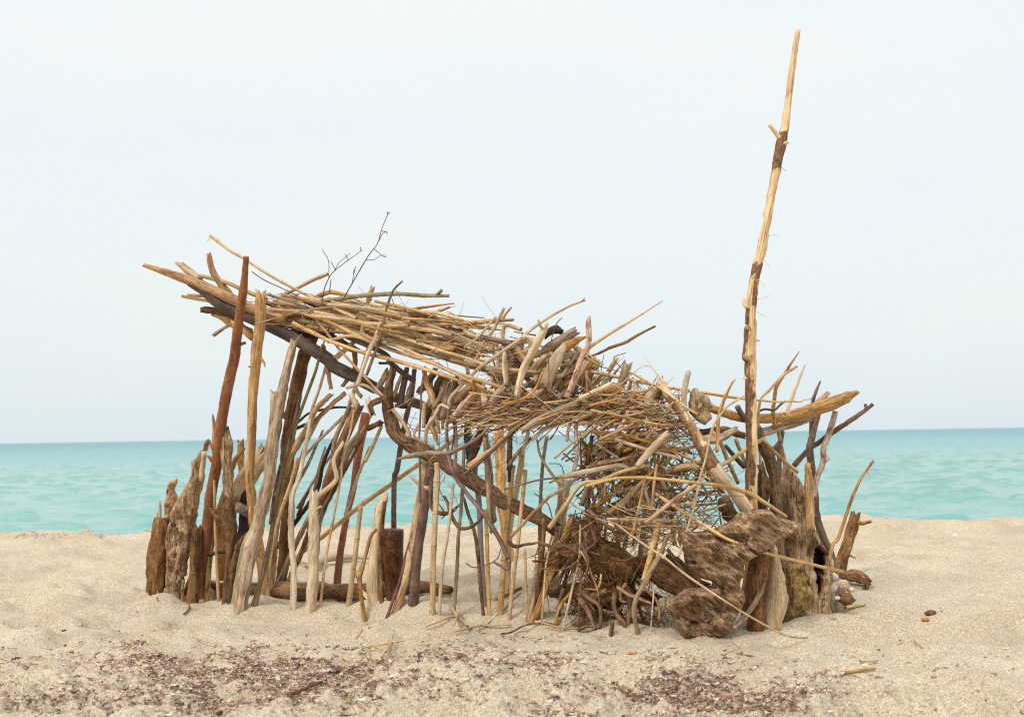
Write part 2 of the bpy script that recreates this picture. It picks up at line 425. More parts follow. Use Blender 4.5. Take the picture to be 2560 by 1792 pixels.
def stick_mb(mb, pts, wpx, sty, seed, mask=None, ends=None, wob=None, rough=None, tipsharp=False):
    Y = sum(p.y for p in pts) / len(pts)
    W = np.interp(np.linspace(0, 1, len(pts)), np.linspace(0, 1, len(wpx)), wpx) if len(wpx) != len(pts) else wpx
    rad = [x / 2 / FPX * max(p.y, 1) for x, p in zip(W, pts)]
    rmean = sum(rad) / len(rad)
    ro, en, wo = STY[sty]
    if wob is not None: wo = wob
    if rough is not None: ro = rough
    step = min(.05, max(.012, rmean * .8))
    sp, sv = resample(pts, [[x] for x in rad], step)
    if wo:
        k = 1 / max(.05, rmean * 9)
        for i in range(1, len(sp) - 1):
            L = i * step
            n1 = mnoise.noise_vector(Vector((L * k, seed * 3.1, 1.7)))
            n2 = mnoise.noise_vector(Vector((L * k * .25, seed * 5.3, 8.7)))
            fade = min(1, i / 3, (len(sp) - 1 - i) / 3)
            sp[i] = sp[i] + (n1 * wo * rmean * .8 + n2 * wo * rmean * 2.0) * fade
    wp = rmean * FPX / Y * 2
    sides = 5 if wp < 4 else 7 if wp < 8 else 10 if wp < 16 else 18 if wp < 32 else 28
    e = ends or (en, en)
    if wp < 5 and not ends: e = ('flat', 'point')
    mb.tube(sp, [x[0] for x in sv], sides, ro, e, seed, mask, nodes=.17 if sty == 'r' else 0.)
    return sp, sv

def make(name, sty, w_, d_, path, label, group=None, cat=None, branches=(), mask=None, ends=None, wob=None, knots=0, parent=None):
    _seed[0] += 1
    seed = _seed[0] * 1.37
    pp = px(path)
    pts = path3d(pp, d_.split(','))
    ww = [float(x) for x in w_.split(',')]
    if d_[0] not in 'gl':
        # timbers standing behind the front row go on down into the sand
        flip = pts[-1].z < pts[0].z
        lo_, nx_ = (pts[-1], pts[-2]) if flip else (pts[0], pts[1])
        dep = float(d_.split(',')[-1 if flip else 0])
        dv = nx_ - lo_
        if (.0 < lo_.z < .62 and dep >= .25 and dv.z > .55 * dv.length and any(k in label for k in ('against the sea', 'birch-pale', 'slim bent stem'))) or \
           (.0 < lo_.z < .45 and dep >= .25 and dv.z > .6 * dv.length and 'hang' not in label) or any(k in label for k in ('rough dark branch propped', 'tallest pole', 'post in shade right', 'brown post beside the rough', 'black post between', 'dark stick continuing below', 'curved grey-tan stick bowing', 'orange-tan stick curving')):
            f_ = Vector((lo_.x - dv.x / max(dv.z, .01) * lo_.z * .3, lo_.y, 0)); f_.z = float(hground(f_.x, f_.y)) - .06
            if flip: pts.append(f_); ww.append(ww[-1])
            else: pts.insert(0, f_); ww.insert(0, ww[0])
    mb = MB()
    sp, sv = stick_mb(mb, pts, ww, sty, seed, mask, ends, wob)
    rn = random.Random(_seed[0])
    # knots and broken side shoots
    if knots:
        for _ in range(knots):
            i = rn.randrange(len(sp) // 8 + 1, max(len(sp) // 8 + 2, len(sp) - 2))
            i = min(i, len(sp) - 2)
            ax = (sp[i + 1] - sp[i]).normalized()
            side = Vector((rn.uniform(-1, 1), rn.uniform(-.6, .3), rn.uniform(-.2, .2)))
            side = (side - ax * side.dot(ax)).normalized()
            r = sv[i][0]
            q = sp[i] + side * r * .5
            ln = r * rn.choice((.5, .8, 1.6))
            mb.tube([q, q + (side + ax * .5) * r * .6, q + (side + ax * .7) * (r * .7 + ln)], [r * .55, r * .42, r * .25], 8, .15, ('flat', 'rag'), seed + _ * 1.1, mask=(lambda a, b: 1.) if mask else None)
    for bw, bp in branches:
        bpx = px(bp)
        # root of the branch sits on the stick where the pictures meet
        u, v = bpx[0]
        best = min(sp, key=lambda p: (proj(p)[0] - u) ** 2 + (proj(p)[1] - v) ** 2)
        bz = best.y
        dr = rn.uniform(-.05, .03)
        bpts = [P(a, b, bz + dr * i / max(1, len(bpx) - 1)) for i, (a, b) in enumerate(bpx)]
        bpts[0] = best.copy()
        stick_mb(mb, bpts, [float(x) for x in bw.split(',')], sty, seed + .31, None, None)
    ob = mb.build(name, M[sty], origin=sp[0], parent=parent)
    if parent is None:
        ob['label'] = label
        ob['category'] = cat or CATS.get(name, name.replace('_', ' '))
        ob['kind'] = 'thing'
        if group: ob['group'] = group
    return ob
def proj(p):
    q = p - CP
    z = q.dot(f0)
    return 1280 + FPX * q.dot(RV) / z, 896 - FPX * q.dot(UV) / z

# a broad weathered slab: closed body from an outline in its own plane, rounded, with relief and hollows
def slab(name, sty, outline, Y, thick, label=None, rim=.05, holes=(), relief=.012, rs=9, res=.011, lean=0., group=None, cat=None, parent=None, ridge=(0, 1), grainrot=0., bend=0.):
    _seed[0] += 1; sd = _seed[0] * 2.3
    pp = px(outline)
    v3 = [P(u, v, Y) for u, v in pp]
    poly = np.array([(p.x, p.z) for p in v3])
    # subdivide the outline and roughen it
    pts = []
    for i in range(len(poly)):
        a, b = poly[i], poly[(i + 1) % len(poly)]
        k = max(1, int(np.hypot(*(b - a)) / .02))
        for j in range(k): pts.append(a + (b - a) * j / k)
    pts = np.array(pts)
    nn = np.roll(pts, -1, 0) - np.roll(pts, 1, 0)
    nn = np.stack([nn[:, 1], -nn[:, 0]], 1); nn /= np.maximum(np.hypot(nn[:, 0], nn[:, 1])[:, None], 1e-6)
    jit = np.array([mnoise.noise(Vector((x * 30, y * 30, sd))) for x, y in pts]) * .010 + np.array([mnoise.noise(Vector((x * 70, y * 70, sd))) for x, y in pts]) * .004
    pts = pts + nn * jit[:, None]
    x0, y0 = pts.min(0) - res * 2; x1, y1 = pts.max(0) + res * 2
    nx, ny = int((x1 - x0) / res) + 1, int((y1 - y0) / res) + 1
    gx, gy = np.meshgrid(x0 + np.arange(nx) * res, y0 + np.arange(ny) * res, indexing='ij')
    q = np.stack([gx.ravel(), gy.ravel()], 1)
    a, b = pts, np.roll(pts, -1, 0)
    ins = np.zeros(len(q), bool); dist = np.full(len(q), 9.); near = np.zeros((len(q), 2))
    for i in range(len(a)):
        ax, ay = a[i]; bx, by = b[i]
        c = ((ay > q[:, 1]) != (by > q[:, 1])) & (q[:, 0] < (bx - ax) * (q[:, 1] - ay) / ((by - ay) or 1e-9) + ax)
        ins ^= c
        ex, ey = bx - ax, by - ay
        t = np.clip(((q[:, 0] - ax) * ex + (q[:, 1] - ay) * ey) / max(ex * ex + ey * ey, 1e-12), 0, 1)
        cx, cy = ax + t * ex, ay + t * ey
        dd = np.hypot(q[:, 0] - cx, q[:, 1] - cy)
        m_ = dd < dist
        dist[m_] = dd[m_]; near[m_, 0] = cx[m_]; near[m_, 1] = cy[m_]
    ins2 = ins.reshape(nx, ny)
    cell = ins2[:-1, :-1] | ins2[1:, :-1] | ins2[:-1, 1:] | ins2[1:, 1:]
    pos = np.where(ins[:, None], q, near)
    sdist = np.where(ins, dist, 0)
    tt = np.clip(sdist / rim, 0, 1)
    body = thick / 2 * np.sqrt(np.clip(1 - (1 - tt) ** 2, 0, 1))
    cy_ = (y0 + y1) / 2
    mb = MB()
    use = {}
    hl = []
    for h in holes:
        (hu, hv), = px(h[0]); hp = P(hu, hv, Y)
        hl.append((hp.x, hp.z, h[1] / FPX * Y, h[2] / FPX * Y, h[3], h[4] if len(h) > 4 else 1.))
    cs, sn = math.cos(grainrot), math.sin(grainrot)
    def vert(i, side):
        k = (i, side)
        if k in use: return use[k]
        x, z = pos[i]
        gu, gv = x * cs + z * sn, -x * sn + z * cs       # gv runs along the grain
        n1 = mnoise.fractal(Vector((gu * rs * 1.8 + sd, gv * rs * .6, side * 3.)), 1., 2., 4)
        rdg = 1 - abs(mnoise.noise(Vector((gu * rs * 3 + sd, gv * rs * .7, 5 + side)))) * 2
        k_ = 0.
        dep = body[i] + relief * (n1 * 1.5 + rdg * .7) * tt[i]
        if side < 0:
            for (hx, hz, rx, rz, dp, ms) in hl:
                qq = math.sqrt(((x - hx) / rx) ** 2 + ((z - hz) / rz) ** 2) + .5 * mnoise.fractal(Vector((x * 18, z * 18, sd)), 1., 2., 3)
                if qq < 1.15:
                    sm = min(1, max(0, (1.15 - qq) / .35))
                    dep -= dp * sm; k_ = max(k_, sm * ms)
        y = Y + side * dep + lean * (z - cy_) + bend * (x - (x0 + x1) / 2) ** 2
        use[k] = len(mb.v)
        mb.v.append(Vector((x, y, z))); mb.g.append((gu, side * dep, gv + sd)); mb.k.append(k_)
        return use[k]
    for i in range(nx - 1):
        for j in range(ny - 1):
            if not cell[i, j]: continue
            c = [i * ny + j, (i + 1) * ny + j, (i + 1) * ny + j + 1, i * ny + j + 1]
            mb.f.append(tuple(vert(k, -1) for k in c))
            mb.f.append(tuple(vert(k, 1) for k in reversed(c)))
    ob = mb.build(name, M[sty], parent=parent)
    if parent is None:
        ob['label'] = label; ob['category'] = cat or CATS.get(name, name.replace('_', ' '))
        ob['kind'] = 'thing'
        if group: ob['group'] = group
    return ob

def lump(name, sty, u, v, wpx, hpx, label, cat, depth=None, seed=0, flat=.8, rough=.35, group=None, parent=None):
    """a pebble-like lump lying on the sand at a pixel"""
    _seed[0] += 1; sd = _seed[0] * 1.7
    g = G(u, v) if depth is None else P(u, v, depth)
    k = g.y / FPX
    rx, rz = wpx * k / 2, hpx * k / 2
    mb = MB(); n, mth_ = 14, 9
    for i in range(mth_ + 1):
        ph = math.pi * i / mth_
        for j in range(n):
            th = 2 * math.pi * j / n
            dx, dy, dz = math.sin(ph) * math.cos(th), math.sin(ph) * math.sin(th), math.cos(ph)
            s = 1 + rough * mnoise.noise(Vector((dx * 1.6 + sd, dy * 1.6, dz * 1.6))) + rough * .5 * mnoise.noise(Vector((dx * 4 + sd, dy * 4, dz * 4)))
            mb.v.append(g + Vector((dx * rx * s, dy * rx * flat * s, dz * rz * s + rz * .55)))
            mb.g.append((dx * rx, dy * rx, dz * rz + sd)); mb.k.append(0.)
    for i in range(mth_):
        for j in range(n):
            q = (j + 1) % n
            mb.f.append((i * n + j, (i + 1) * n + j, (i + 1) * n + q, i * n + q))
    ob = mb.build(name, M[sty], origin=g, parent=parent)
    if parent is None:
        ob['label'] = label; ob['category'] = cat; ob['kind'] = 'thing'
        if group: ob['group'] = group
    return ob

# ------------------------------------------------------------------ setting: sand, sea
def grid_mesh(name, xs, ys, zf, mat, kind, warp=None):
    X, Y = np.meshgrid(xs, ys, indexing='ij')
    if warp is not None: X, Y = warp(X, Y)
    Z = zf(X, Y)
    V = np.stack([X.ravel(), Y.ravel(), Z.ravel()], 1)
    nx, ny = len(xs), len(ys)
    i, j = np.meshgrid(np.arange(nx - 1), np.arange(ny - 1), indexing='ij')
    a = (i * ny + j).ravel()
    F = np.stack([a, a + ny, a + ny + 1, a + 1], 1)
    me = bpy.data.meshes.new(name)
    me.vertices.add(len(V)); me.vertices.foreach_set('co', V.astype(np.float32).ravel())
    me.loops.add(F.size); me.loops.foreach_set('vertex_index', F.astype(np.int32).ravel())
    me.polygons.add(len(F)); me.polygons.foreach_set('loop_start', np.arange(0, F.size, 4, dtype=np.int32))
    me.polygons.foreach_set('loop_total', np.full(len(F), 4, dtype=np.int32))
    me.polygons.foreach_set('use_smooth', np.ones(len(F), bool))
    me.update(calc_edges=True)
    me.materials.append(mat)
    o = bpy.data.objects.new(name, me); COL.objects.link(o); o['kind'] = kind
    return o
TABLE = r"""
@posts at the seaward corner with the red pole
driftwood_stump:k1|b|44,42,40,34|g,.02|C205,1395 C240,900 C280,640 C300,478|smooth brown log stump with flat top, outermost post beside the worm-eaten plank
driftwood_stick|p|8,7|.24,.24|C262,1300 C275,480 C275,290|short pale splinter poking up behind the smooth brown stump
cane|r|7,6|.24,.24|C240,1300 C240,400|stub of cane just showing over the brown stump
driftwood_pole:k4|R|30,29,28,27,27,27,27,26,25,24,22,17,14|g,@-.24|C757,1400 C790,900 C830,500 C860,200 B930,1450 B980,1000 B1050,600 B1130,250 A1142,1500 A1180,1200 A1225,900 A1245,700 A1266,468|tall red-brown bark pole with pale knot scars standing near the shelter's open end
+12,9,7|B1180,130 B1210,90 B1262,78
driftwood_stick|t|12,13,10,4|.15,.15|B905,1400 B905,1150 B895,1000 B880,905|weathered splinter sticking up just behind the red-brown pole
driftwood_post|o|22,27,27,24,13|.18,.12|C1075,400 C1055,60 B1045,1400 B1040,1200 B1035,1068|dark rotten post with rounded tip between the red-brown pole and the split plank
forked_branch|b|18,20,26,42,44,30|g,.05|C1030,1435 C1065,1050 C1085,800 C1090,600 C1060,450 C1070,310|knotty forked brown stump with a stubby arm reaching towards the red pole
+30,20,9,5|C1020,500 C930,450 C870,380 C830,315
driftwood_stick|b|18,17,15,11,7|g,.04|C1090,1450 C1100,1150 C1150,900 C1220,720 C1305,640|curved dark brown stick against the forked brown stump
cane|r|9,8,8,7|g,.02|C948,1432 C930,1000 C910,600 C900,45|thin upright cane in front of the forked brown stump
driftwood_plank|t|20,24,25,24,22,21,24,25,27,27,25|.30,-.12|C1462,1500 C1440,1000 C1365,620 C1335,300 C1305,40 B1320,1300 B1335,800 B1375,300 A1420,1300 A1430,1060 A1430,905|long pale tan plank with a black drying crack, next to the red-brown pole
+9,7,3|B1420,230 B1460,290 B1482,350
+8,6|B1330,330 B1300,350
driftwood_pole|g|34,35,34,32,31,31,31,29,23,21,16|g,.0|C1200,1540 C1280,1000 C1390,600 C1460,300 C1525,0 B1545,1400 B1585,1100 B1640,800 B1710,500 B1775,220 B1810,70|thick weathered grey pole leaning from the sand up to the dark roof log
+20,24,22|B1560,1250 B1590,900 B1595,672
+12,9,5|B1800,180 B1850,40 A1902,1368
driftwood_pole:k3|b|24,28,34,34,33,33,33,32,30|.60,.30|C1640,1400 C1700,900 C1745,500 B1740,1400 B1770,1000 B1850,600 B1920,250 A1980,1500 A2010,1420|thick brown log standing behind the weathered grey pole
driftwood_log|p|40,46,44|.45,.35|C1120,300 C1250,60 B1470,1350|pale smooth wedge of log leaning behind the split tan plank
driftwood_log|g|24,26,26|.40,.30|C1080,290 C1170,350 C1270,405|short grey log with a dark cut end lying across between posts
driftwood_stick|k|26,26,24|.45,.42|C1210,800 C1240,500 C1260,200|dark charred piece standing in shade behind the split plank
driftwood_stick|o|16,17,15|.48,.45|B1210,1560 B1205,1400 B1200,1225|dark round-topped rotten stub at sea level beside the split tan plank
driftwood_stick|t|14,13,11,7|.35,.30|C880,700 B1110,1500 B1180,1370 B1240,1290|bent tan stick with pointed end reaching towards the split tan plank
driftwood_stick|k|9,9|.3,.3|C845,912 C930,880 C1015,870|short black stick lying level between the red pole and the forked stump
driftwood_stick|b|12,14,12|g,.05|C575,1360 C640,1150 C760,860|dark brown stick slanting at the foot of the worm-eaten plank
driftwood_post|b|28,30,28|.25,.22|C660,1380 C690,900 C700,640|dark brown post filling the gap behind the worm-eaten plank
driftwood_post|t|20,22,20|.55,.5|C970,1380 C990,900 C960,560|tan post half hidden behind the thin upright cane
driftwood_post|b|24,26,22|.5,.5|C1180,1380 C1230,1000 C1270,620|brown post half hidden behind the curved dark brown stick
cane|r|12,12|g,.0|C520,1400 C535,1180|short stub of cane at the foot of the worm-eaten plank
driftwood_stick|p|14,13|.2,.15|B750,1620 B785,1350|pale round stick standing behind the tip of the worm-eaten plank
cane|e|18,17|g,.03|C1135,1455 C1230,900 C1290,700|greenish bark stem behind the curved dark brown stick
reed_straw|p|6,6|.4,.4|C820,1205 C1010,1215|pale straw lying level behind the red pole's foot

@stems and reeds fanned out behind the open front
dry_stem|u|10,10,9,8,7|g,.08|C1360,1545 C1480,1000 C1560,600 C1640,100 B1890,680|reddish stem rising beside the green stem
dry_stem|G|11,10,9,9,9,8,8,6|g,.10|C1335,1480 C1500,1000 C1580,540 C1700,0 B1830,1050 B1950,700 B2060,400 A2140,1480|long olive green stem crossing in front of the dark roof log
twig|u|4,4,3.5,3,3,2.5,2.2,2|-.02,-.05|A2115,1580 A2200,1330 A2290,1120 D300,1080 D460,800 D570,620 D660,500 D710,330 D785,150|tall fine twig with little seed heads rising highest above the cane roof
+2,1.6,1.4|D540,700 D620,685 D690,640 D745,632
+2,1.8,1.5|D650,510 D690,440 D722,385 D765,362
+2,1.6,4,1.4|D375,950 D385,870 D391,820 D412,762
+2,2|D775,170 D772,135
+2,2|D780,160 D803,148
+2,2|D755,365 D775,375 D765,395
+2,2|D700,640 D730,650 D760,642
twig|u|3.5,3.2,2.8,2.4,2,1.6|-.02,0|A2085,1350 D10,1300 D40,1060 D100,900 D165,815 D340,680 D488,575|fine brown twig above the cane roof that splits into two thin arms
+2,1.6,1.4|D165,815 D220,720 D300,650 D345,615
+2,2,1.6,1.4|D100,900 D98,700 D30,580 D35,548
+2,2|D475,580 D465,545
+2,2|D305,650 D292,620
+2,2|D98,700 D125,705
twig|u|3,2.5,2|0,0|D110,1060 D120,960 D127,915|very fine short twig upright at the root of the split twig
driftwood_stick|t|20,19,16,14,12|.35,.25|C1600,600 B1760,1450 B1850,1250 B1980,1030 B2060,850 B2230,680|bent brown stick curving up into the gap under the roof log
driftwood_stick|t|12,12,12,12|.35,.30|B1860,1240 B2040,1000 E120,800 E280,665|straight tan stick ending in a cut tip above the water gap
cane|r|10,9,9|.30,.25|C1545,900 C1640,500 C1790,40 B1850,1400|cane slanting behind the olive green stem
driftwood_pole|p|17,16,15,14,11,10,9|g,.15|C1800,1530 C1810,1100 C1780,700 C1790,250 C1870,0 B1960,1200 B1995,960|slim pale pole with a knobbly bend standing clear of the grey pole
driftwood_stick|p|9,8,7|.30,.25|B1985,1150 B2020,850 B2100,620 B2170,382|thin pale stick touching the underside of the dark roof log
forked_branch|p|25,27,26,26,25,18|g,.03|C1990,1530 C2030,1200 C2035,900 C2045,600 C2040,400 C2040,200|pale grey forked trunk standing alone with one arm bending seaward
+16,13,11,10,9|C2060,300 C2110,210 C2296,40 E160,1420 E260,1230
+7,5|C2085,380 C2115,350
curved_stick|k|6,6,6,5|.35,.35|B1860,990 B2000,880 B2296,820 E330,822|black curved twig arching towards the root head
driftwood_stick|k|9,8|.35,.35|B1850,1055 B1950,1012|short black stub beside the olive green stem
driftwood_stick|k|12,11,10,9,8|.75,.30|C1480,1010 C1850,500 C2080,150 E60,1400 E350,830|long dark purple stick slanting up to the root head
driftwood_stick|g|14,14,13,13,12,11,10,11,12,10|.55,.0|C1520,1520 C1800,850 C2030,400 C2240,0 E170,1200 E300,900 E400,600 E480,400 E560,150 E620,40|long grey weathered pole crossing the dark roof log
driftwood_stick|b|12,13,15,20,25,28|.40,.12|C1600,1555 C1860,960 C2110,320 E120,1560 E300,1130 E430,830|dark brown pole leaning under the root head
driftwood_stick|g|13,14,15,15,14|.50,.30|C2095,640 F10,480 F130,180 E260,1500 E350,1250 E450,1120|grey-brown stick beside the straight reddish pole
driftwood_stick|t|7,7,6,6,6|g,.05|F-5,1560 F60,1000 F130,600 F235,50 E270,1350 E350,1080 E390,850|thin knobbly stem in front of the dark brown pole
driftwood_pole|R|20,18,16,16,18,22,25|g,.25|F190,1290 F225,950 F300,500 F380,150 E410,1560 E465,1200 E535,890|straight reddish-brown pole propping the root head
cane|r|12,12,12,12,11,11|1.00,.80|C1840,930 C2100,710 F0,715 F450,350 F820,90 E950,1600 E1640,1120|long yellow cane slanting across the view of the sea
cane|r|14,12,11|g,.03|F320,1540 F380,1100 F440,600 F470,335|yellow cane with squared top standing by the pale barkless post
driftwood_stick|t|12,11,12,22,10,9,8|g,.03|F495,1530 F475,1380 F455,1200 F450,1130 F500,1000 F580,700 F640,620|twisted tan stick with a dark knot at knee height
driftwood_post:k2|p|31,29,27,25,25,22,15|g,.04|F620,1545 F610,1200 F635,850 F660,600 F690,380 F735,265 F745,225|pale barkless post with curved cracks, next to the dark stump
driftwood_post|b|12,12,11,10|.10,.10|F715,1540 F700,1000 F712,600 F745,300|dark strip of wood behind the pale barkless post
driftwood_stump|s|32,40,48,55,57,57,54|.16,.14|F830,1545 F845,1350 F845,1150 F835,950 F830,800 F828,700 F830,612|dark glossy bark stump with a broad flat top
driftwood_pole|d|14,13,13,14,14,13,13,12|.85,.55|F850,1000 F850,610 F850,300 F855,0 E880,1550 E930,1250 E980,980 E1050,680 E1085,380|dark slim pole rising behind the glossy stump
driftwood_post|t|21,23,22,22,24,24,21|g,.02|F860,1600 F960,1250 F1040,850 F1110,500 F1170,150 E1215,1540 E1258,1300|leaning tan post whose top carries the long grey branch
twig|u|8,8,7,6|g,.02|F780,1590 F930,1150 F1000,850 F1200,400|dark red twig alongside the leaning tan post
driftwood_post|u|30,24,24,24,22,19|.12,.12|F1065,1590 F1090,1200 F1130,800 F1190,450 F1240,120 E1305,1380|purple-grey bark post with a flared foot behind the leaning tan post
cane|r|15,14,14,13|g,.05|F1293,1590 F1300,1000 F1322,500 F1350,0 E1335,1450|thick yellow cane with a split face beside the purple-grey post
driftwood_stick|p|9,9,8,8|g,.05|F1370,1590 F1400,1100 F1460,700 F1490,450 F1530,100|thin pale stick next to the thick yellow cane
driftwood_stick|g|10,9,9,9,8|g,.05|F1535,1590 F1570,1100 F1590,700 F1625,300 E1640,1560 E1650,1310|slim grey stick with dark bark at mid height
driftwood_stick|b|9,10,9,7|g,.05|F1872,1590 F1835,1150 F1790,720 F1700,420 F1655,260|crooked brown stick in front of the grey pipe
grey_pipe|m|14,14,14,13|g,.02|F1885,1475 F1850,900 F1825,300 F1780,0 E1790,1450|smooth grey plastic pipe standing among the canes
cane|r|11,10,10|g,.03|F1945,1590 F1925,1000 F1905,380|cane standing directly beside the grey pipe
driftwood_stick|g|8,14,14,14,12|.05,.0|F1965,640 F1950,400 F1935,150 E1920,1540 E1895,1180|broken silver-grey stick hanging in front of the grey pipe
curved_stick|u|7,8,9,10,10,12,12,11|-.03,-.03|E1475,850 E1458,1100 E1475,1350 E1545,1600 F1690,200 F1880,430 F2060,720 F2165,950|long dark hooked strip of bark curling down beside the canes
+11,8,6|F2165,950 F2160,1060 F2080,1030 F1985,978
cane|r|15,15,14,13,12|g,.05|F2065,1590 F2110,1000 F2165,400 F2200,0 E2215,1480|yellow cane with strong joints near the hooked bark strip
driftwood_plank|t|18,24,26,26,25|g,.05|F2200,960 F2140,700 F2095,300 E2080,1590 E2055,1080|broad pale flat upright seen behind the yellow canes
cane|r|16,16,16,14|.90,.8|H60,1350 H130,900 H190,600 H205,400|thick pale cane standing in the back row by the water gap
cane|r|10,10,10,10|g,.02|I60,1185 I110,700 I160,300 I190,0 H250,615|tall split-topped cane in the front row
cane|r|7,7|g,.02|I265,1185 I240,375|short cut cane between the tall split cane and the charred stick
driftwood_stick|t|12,11,9|.5,.5|F1640,1600 F1860,1500 F2296,1290|stick leaning low on the sand behind the cane feet
driftwood_stick|p|7,7|g,.3|F2010,1600 F2296,1340|pale thin stick propped at the foot of the yellow canes
root_branch|f|9,12,12,11,9,5|.0,-.05|E1290,1560 F1270,200 F1290,370 F1400,430 F1510,410 F1600,330|dark fibrous root hooking round beside the leaning tan post
+10,10,9,8,7|F1490,400 F1540,510 F1620,600 F1760,565 F1870,465
+9,9,7|F1490,390 F1470,320 F1430,240
+7,5|F1500,340 F1556,385
+6,4|F1430,350 F1365,318
+5,3|F1460,440 F1400,480
driftwood_stick|p|12,10,8,5|.0,-.05|F1270,140 F1180,125 F1100,60 F1030,5|short pale antler-shaped root tied at the leaning tan post
driftwood_stick|u|6,6,5,5,5|-.05,-.05|F1150,300 E1150,1550 E1140,1200 E1160,800 E1165,600 E1205,345|thin purple stem hanging vertically from the roof canes
twig|u|4,3,2.5|-.04,-.04|F1680,1000 F1760,1045 F1900,1020 F2030,950 F2080,830|thin wiry tendril curling below the hooked bark strip

@logs and big beams of the frame
driftwood_log|t|10,18,23,25,26,25,22|-.05,.10|A98,570 A350,650 A700,770 A1000,905 A1200,1000 A1400,1090 A1700,1190|long split pale log with pointed tip jutting furthest out of the roof
driftwood_beam|d|22,27,29,30,30,31,33,34,33,32,29|.02,.25|A620,760 A800,870 A950,1000 A1250,1140 A1600,1290 A1850,1420 A2100,1570 B2230,280 E160,340 E420,470 E640,600|dark smooth-barked log sloping down under the cane roof as its main beam
driftwood_log|d|24,25,24,20|.45,.6|E640,600 E880,710 E1100,770 E1300,850|dark log end showing behind the hanging sticks
driftwood_stick|d|18,18|.05,.08|A650,720 A900,850|blunt grey log end beside the pointed split log
driftwood_stick|p|10,15,18|.0,.03|A470,538 A600,640 A720,710|pale shredded splinter frayed like a feather at the roof's outer tip
driftwood_stick|p|5,11|.04,.05|A535,540 A730,700|thin pale splinter next to the feathered one
driftwood_stick|t|13,17,18,17,14|-.02,.1|A838,450 A875,620 A960,760 A1060,880 A1120,940|stout brown stub with rounded tip rising from the roof's outer end
driftwood_log|b|15,17,16|.10,.12|A780,1072 A950,1095 A1130,1140|dark blunt log end pointing out below the roof tip
driftwood_log|o|10,14,14|.14,.14|A885,1128 A1000,1160 A1130,1190|black rotten log end beneath the blunt dark one
driftwood_stick|t|16,20,20|.15,.18|A1000,1170 A1100,1230 A1300,1330|rough tan plank end behind the red-brown pole's top
driftwood_stick|g|9,8|.12,.15|A900,1365 A1010,1290 A1120,1230|short grey stick pointing down from the roof tip
driftwood_stick|t|24,22,14|.12,.15|A1160,1240 A1260,1320 A1335,1400|ragged tan slab end hanging beside the split plank
driftwood_beam|b|22,30,33,34,35,36,36,35,35,35,34,32|.0,.35|E770,700 E800,880 E830,1010 E880,1130 E1000,1225 E1150,1300 E1330,1400 E1560,1540 F1800,90 F2010,200 H-20,980 H300,1130 H540,1260|crooked brown log running down through the middle of the shelter from the root head
+24,20,16|E730,720 E790,540 E845,360
+18,16,8|E560,680 E590,780 E600,890
driftwood_stick|p|10,9,8,8|.0,-.03|E730,700 E640,635 E490,560 E320,592|bleached root arm stretching out from the root head
driftwood_stick|t|10,9,6|.0,-.03|E470,690 E430,640 E398,540|short orange-brown root prong on the root head
driftwood_stick|p|18,15,12|-.02,-.04|E420,800 E385,740 E362,680|pale round knuckle of root at the head's edge
driftwood_stick|p|15,16,14|-.05,-.05|E600,890 E570,800 E550,735|bleached short root stub pointing up in the root head's face
driftwood_stick|b|14,14|.1,.1|E580,1048 E690,995|blunt dark peg sticking out behind the bend of the crooked log
cane|r|9,9,9|.2,.15|E518,1440 E620,1230 E705,1030|loose pale cane dangling under the root head
branch|g|5,12,14,13,11,10,9,8,6|-.06,.0|E890,1412 E1050,1375 E1250,1345 E1450,1345 E1600,1290 E1750,1210 E1880,1110 E1950,1030|long grey branch laid across the top of the leaning tan post
cane|r|15,14,13,12|-.04,.0|E1700,1500 E1850,1390 E2000,1290 E2150,1170|thick tan cane laid beside the dark purple twig
twig|u|9,9,9,8,8,6,4,3|-.08,-.03|E1640,1600 E1800,1480 E2100,1200 E2296,1010 G200,1450 G420,1130 G560,1010 G770,870|long dark purple twig sweeping up across the middle of the shelter
+7,6,5,3|G60,1600 G210,1480 G440,1200 G700,900
forked_branch|p|9,9,10,10,8,8|-.06,-.04|E1210,1230 E1230,1060 E1300,950 E1345,860 E1390,790 E1480,830|bleached thin forked branch below the middle of the roof
+8,8,7,7|E1260,1330 E1200,1220 E1080,1150 E1130,1020
driftwood_stick|t|6,7,7,6,5|-.10,-.02|A2000,1100 A2296,1480 E200,130 E450,400 E640,600 E750,710|thin purple-brown stem running down in front of the roof log
driftwood_stick|t|10,10,10,9|-.02,.02|E850,860 E960,1000 E1010,1090 E1035,1170|short brown stick curving down beside the crooked log
driftwood_stick|u|5,6,7,7,8,8,8|-.14,-.10|D945,930 D840,1040 D770,1230 D735,1380 E690,30 E600,270 E535,450|curved dark stem standing up through the cane roof with a grey tip
forked_branch|p|12,11,10,10,9|-.14,-.10|E620,60 E560,180 E500,350 E430,560|bleached bare branch crossing the roof edge beside the curved dark stem
+8,6|E620,60 D690,1400
+8,6|E610,120 D660,1560

@canes bundled along the roof
cane|r|9,9,8,7,7,7,6|-.06,.10|A850,225 A940,290 A1070,390 A1240,490 A1500,660 A1750,800 A2050,950 A2296,1060|slender cane rising furthest above the roof with a frayed tip
+3,2|A870,250 A820,290
+4,3|A930,290 A940,260
driftwood_stick|u|3,3,3,3|-.06,.05|A1330,640 A1480,740 A1850,920 A1970,1060|hair-thin dark twig under the slender rising cane
cane|r|10,9|.1,.2|A1680,915 A2000,750 A2205,665|short tan cane slanting up off the roof in the other direction
cane|r|10,10,11,11|.0,.15|A740,685 A1050,770 A1250,860 A1500,960|cane lying beside the stout brown stub
cane|r|8,8,8|.1,.15|A530,922 A800,970 A1100,1010|cane end poking out under the pointed split log
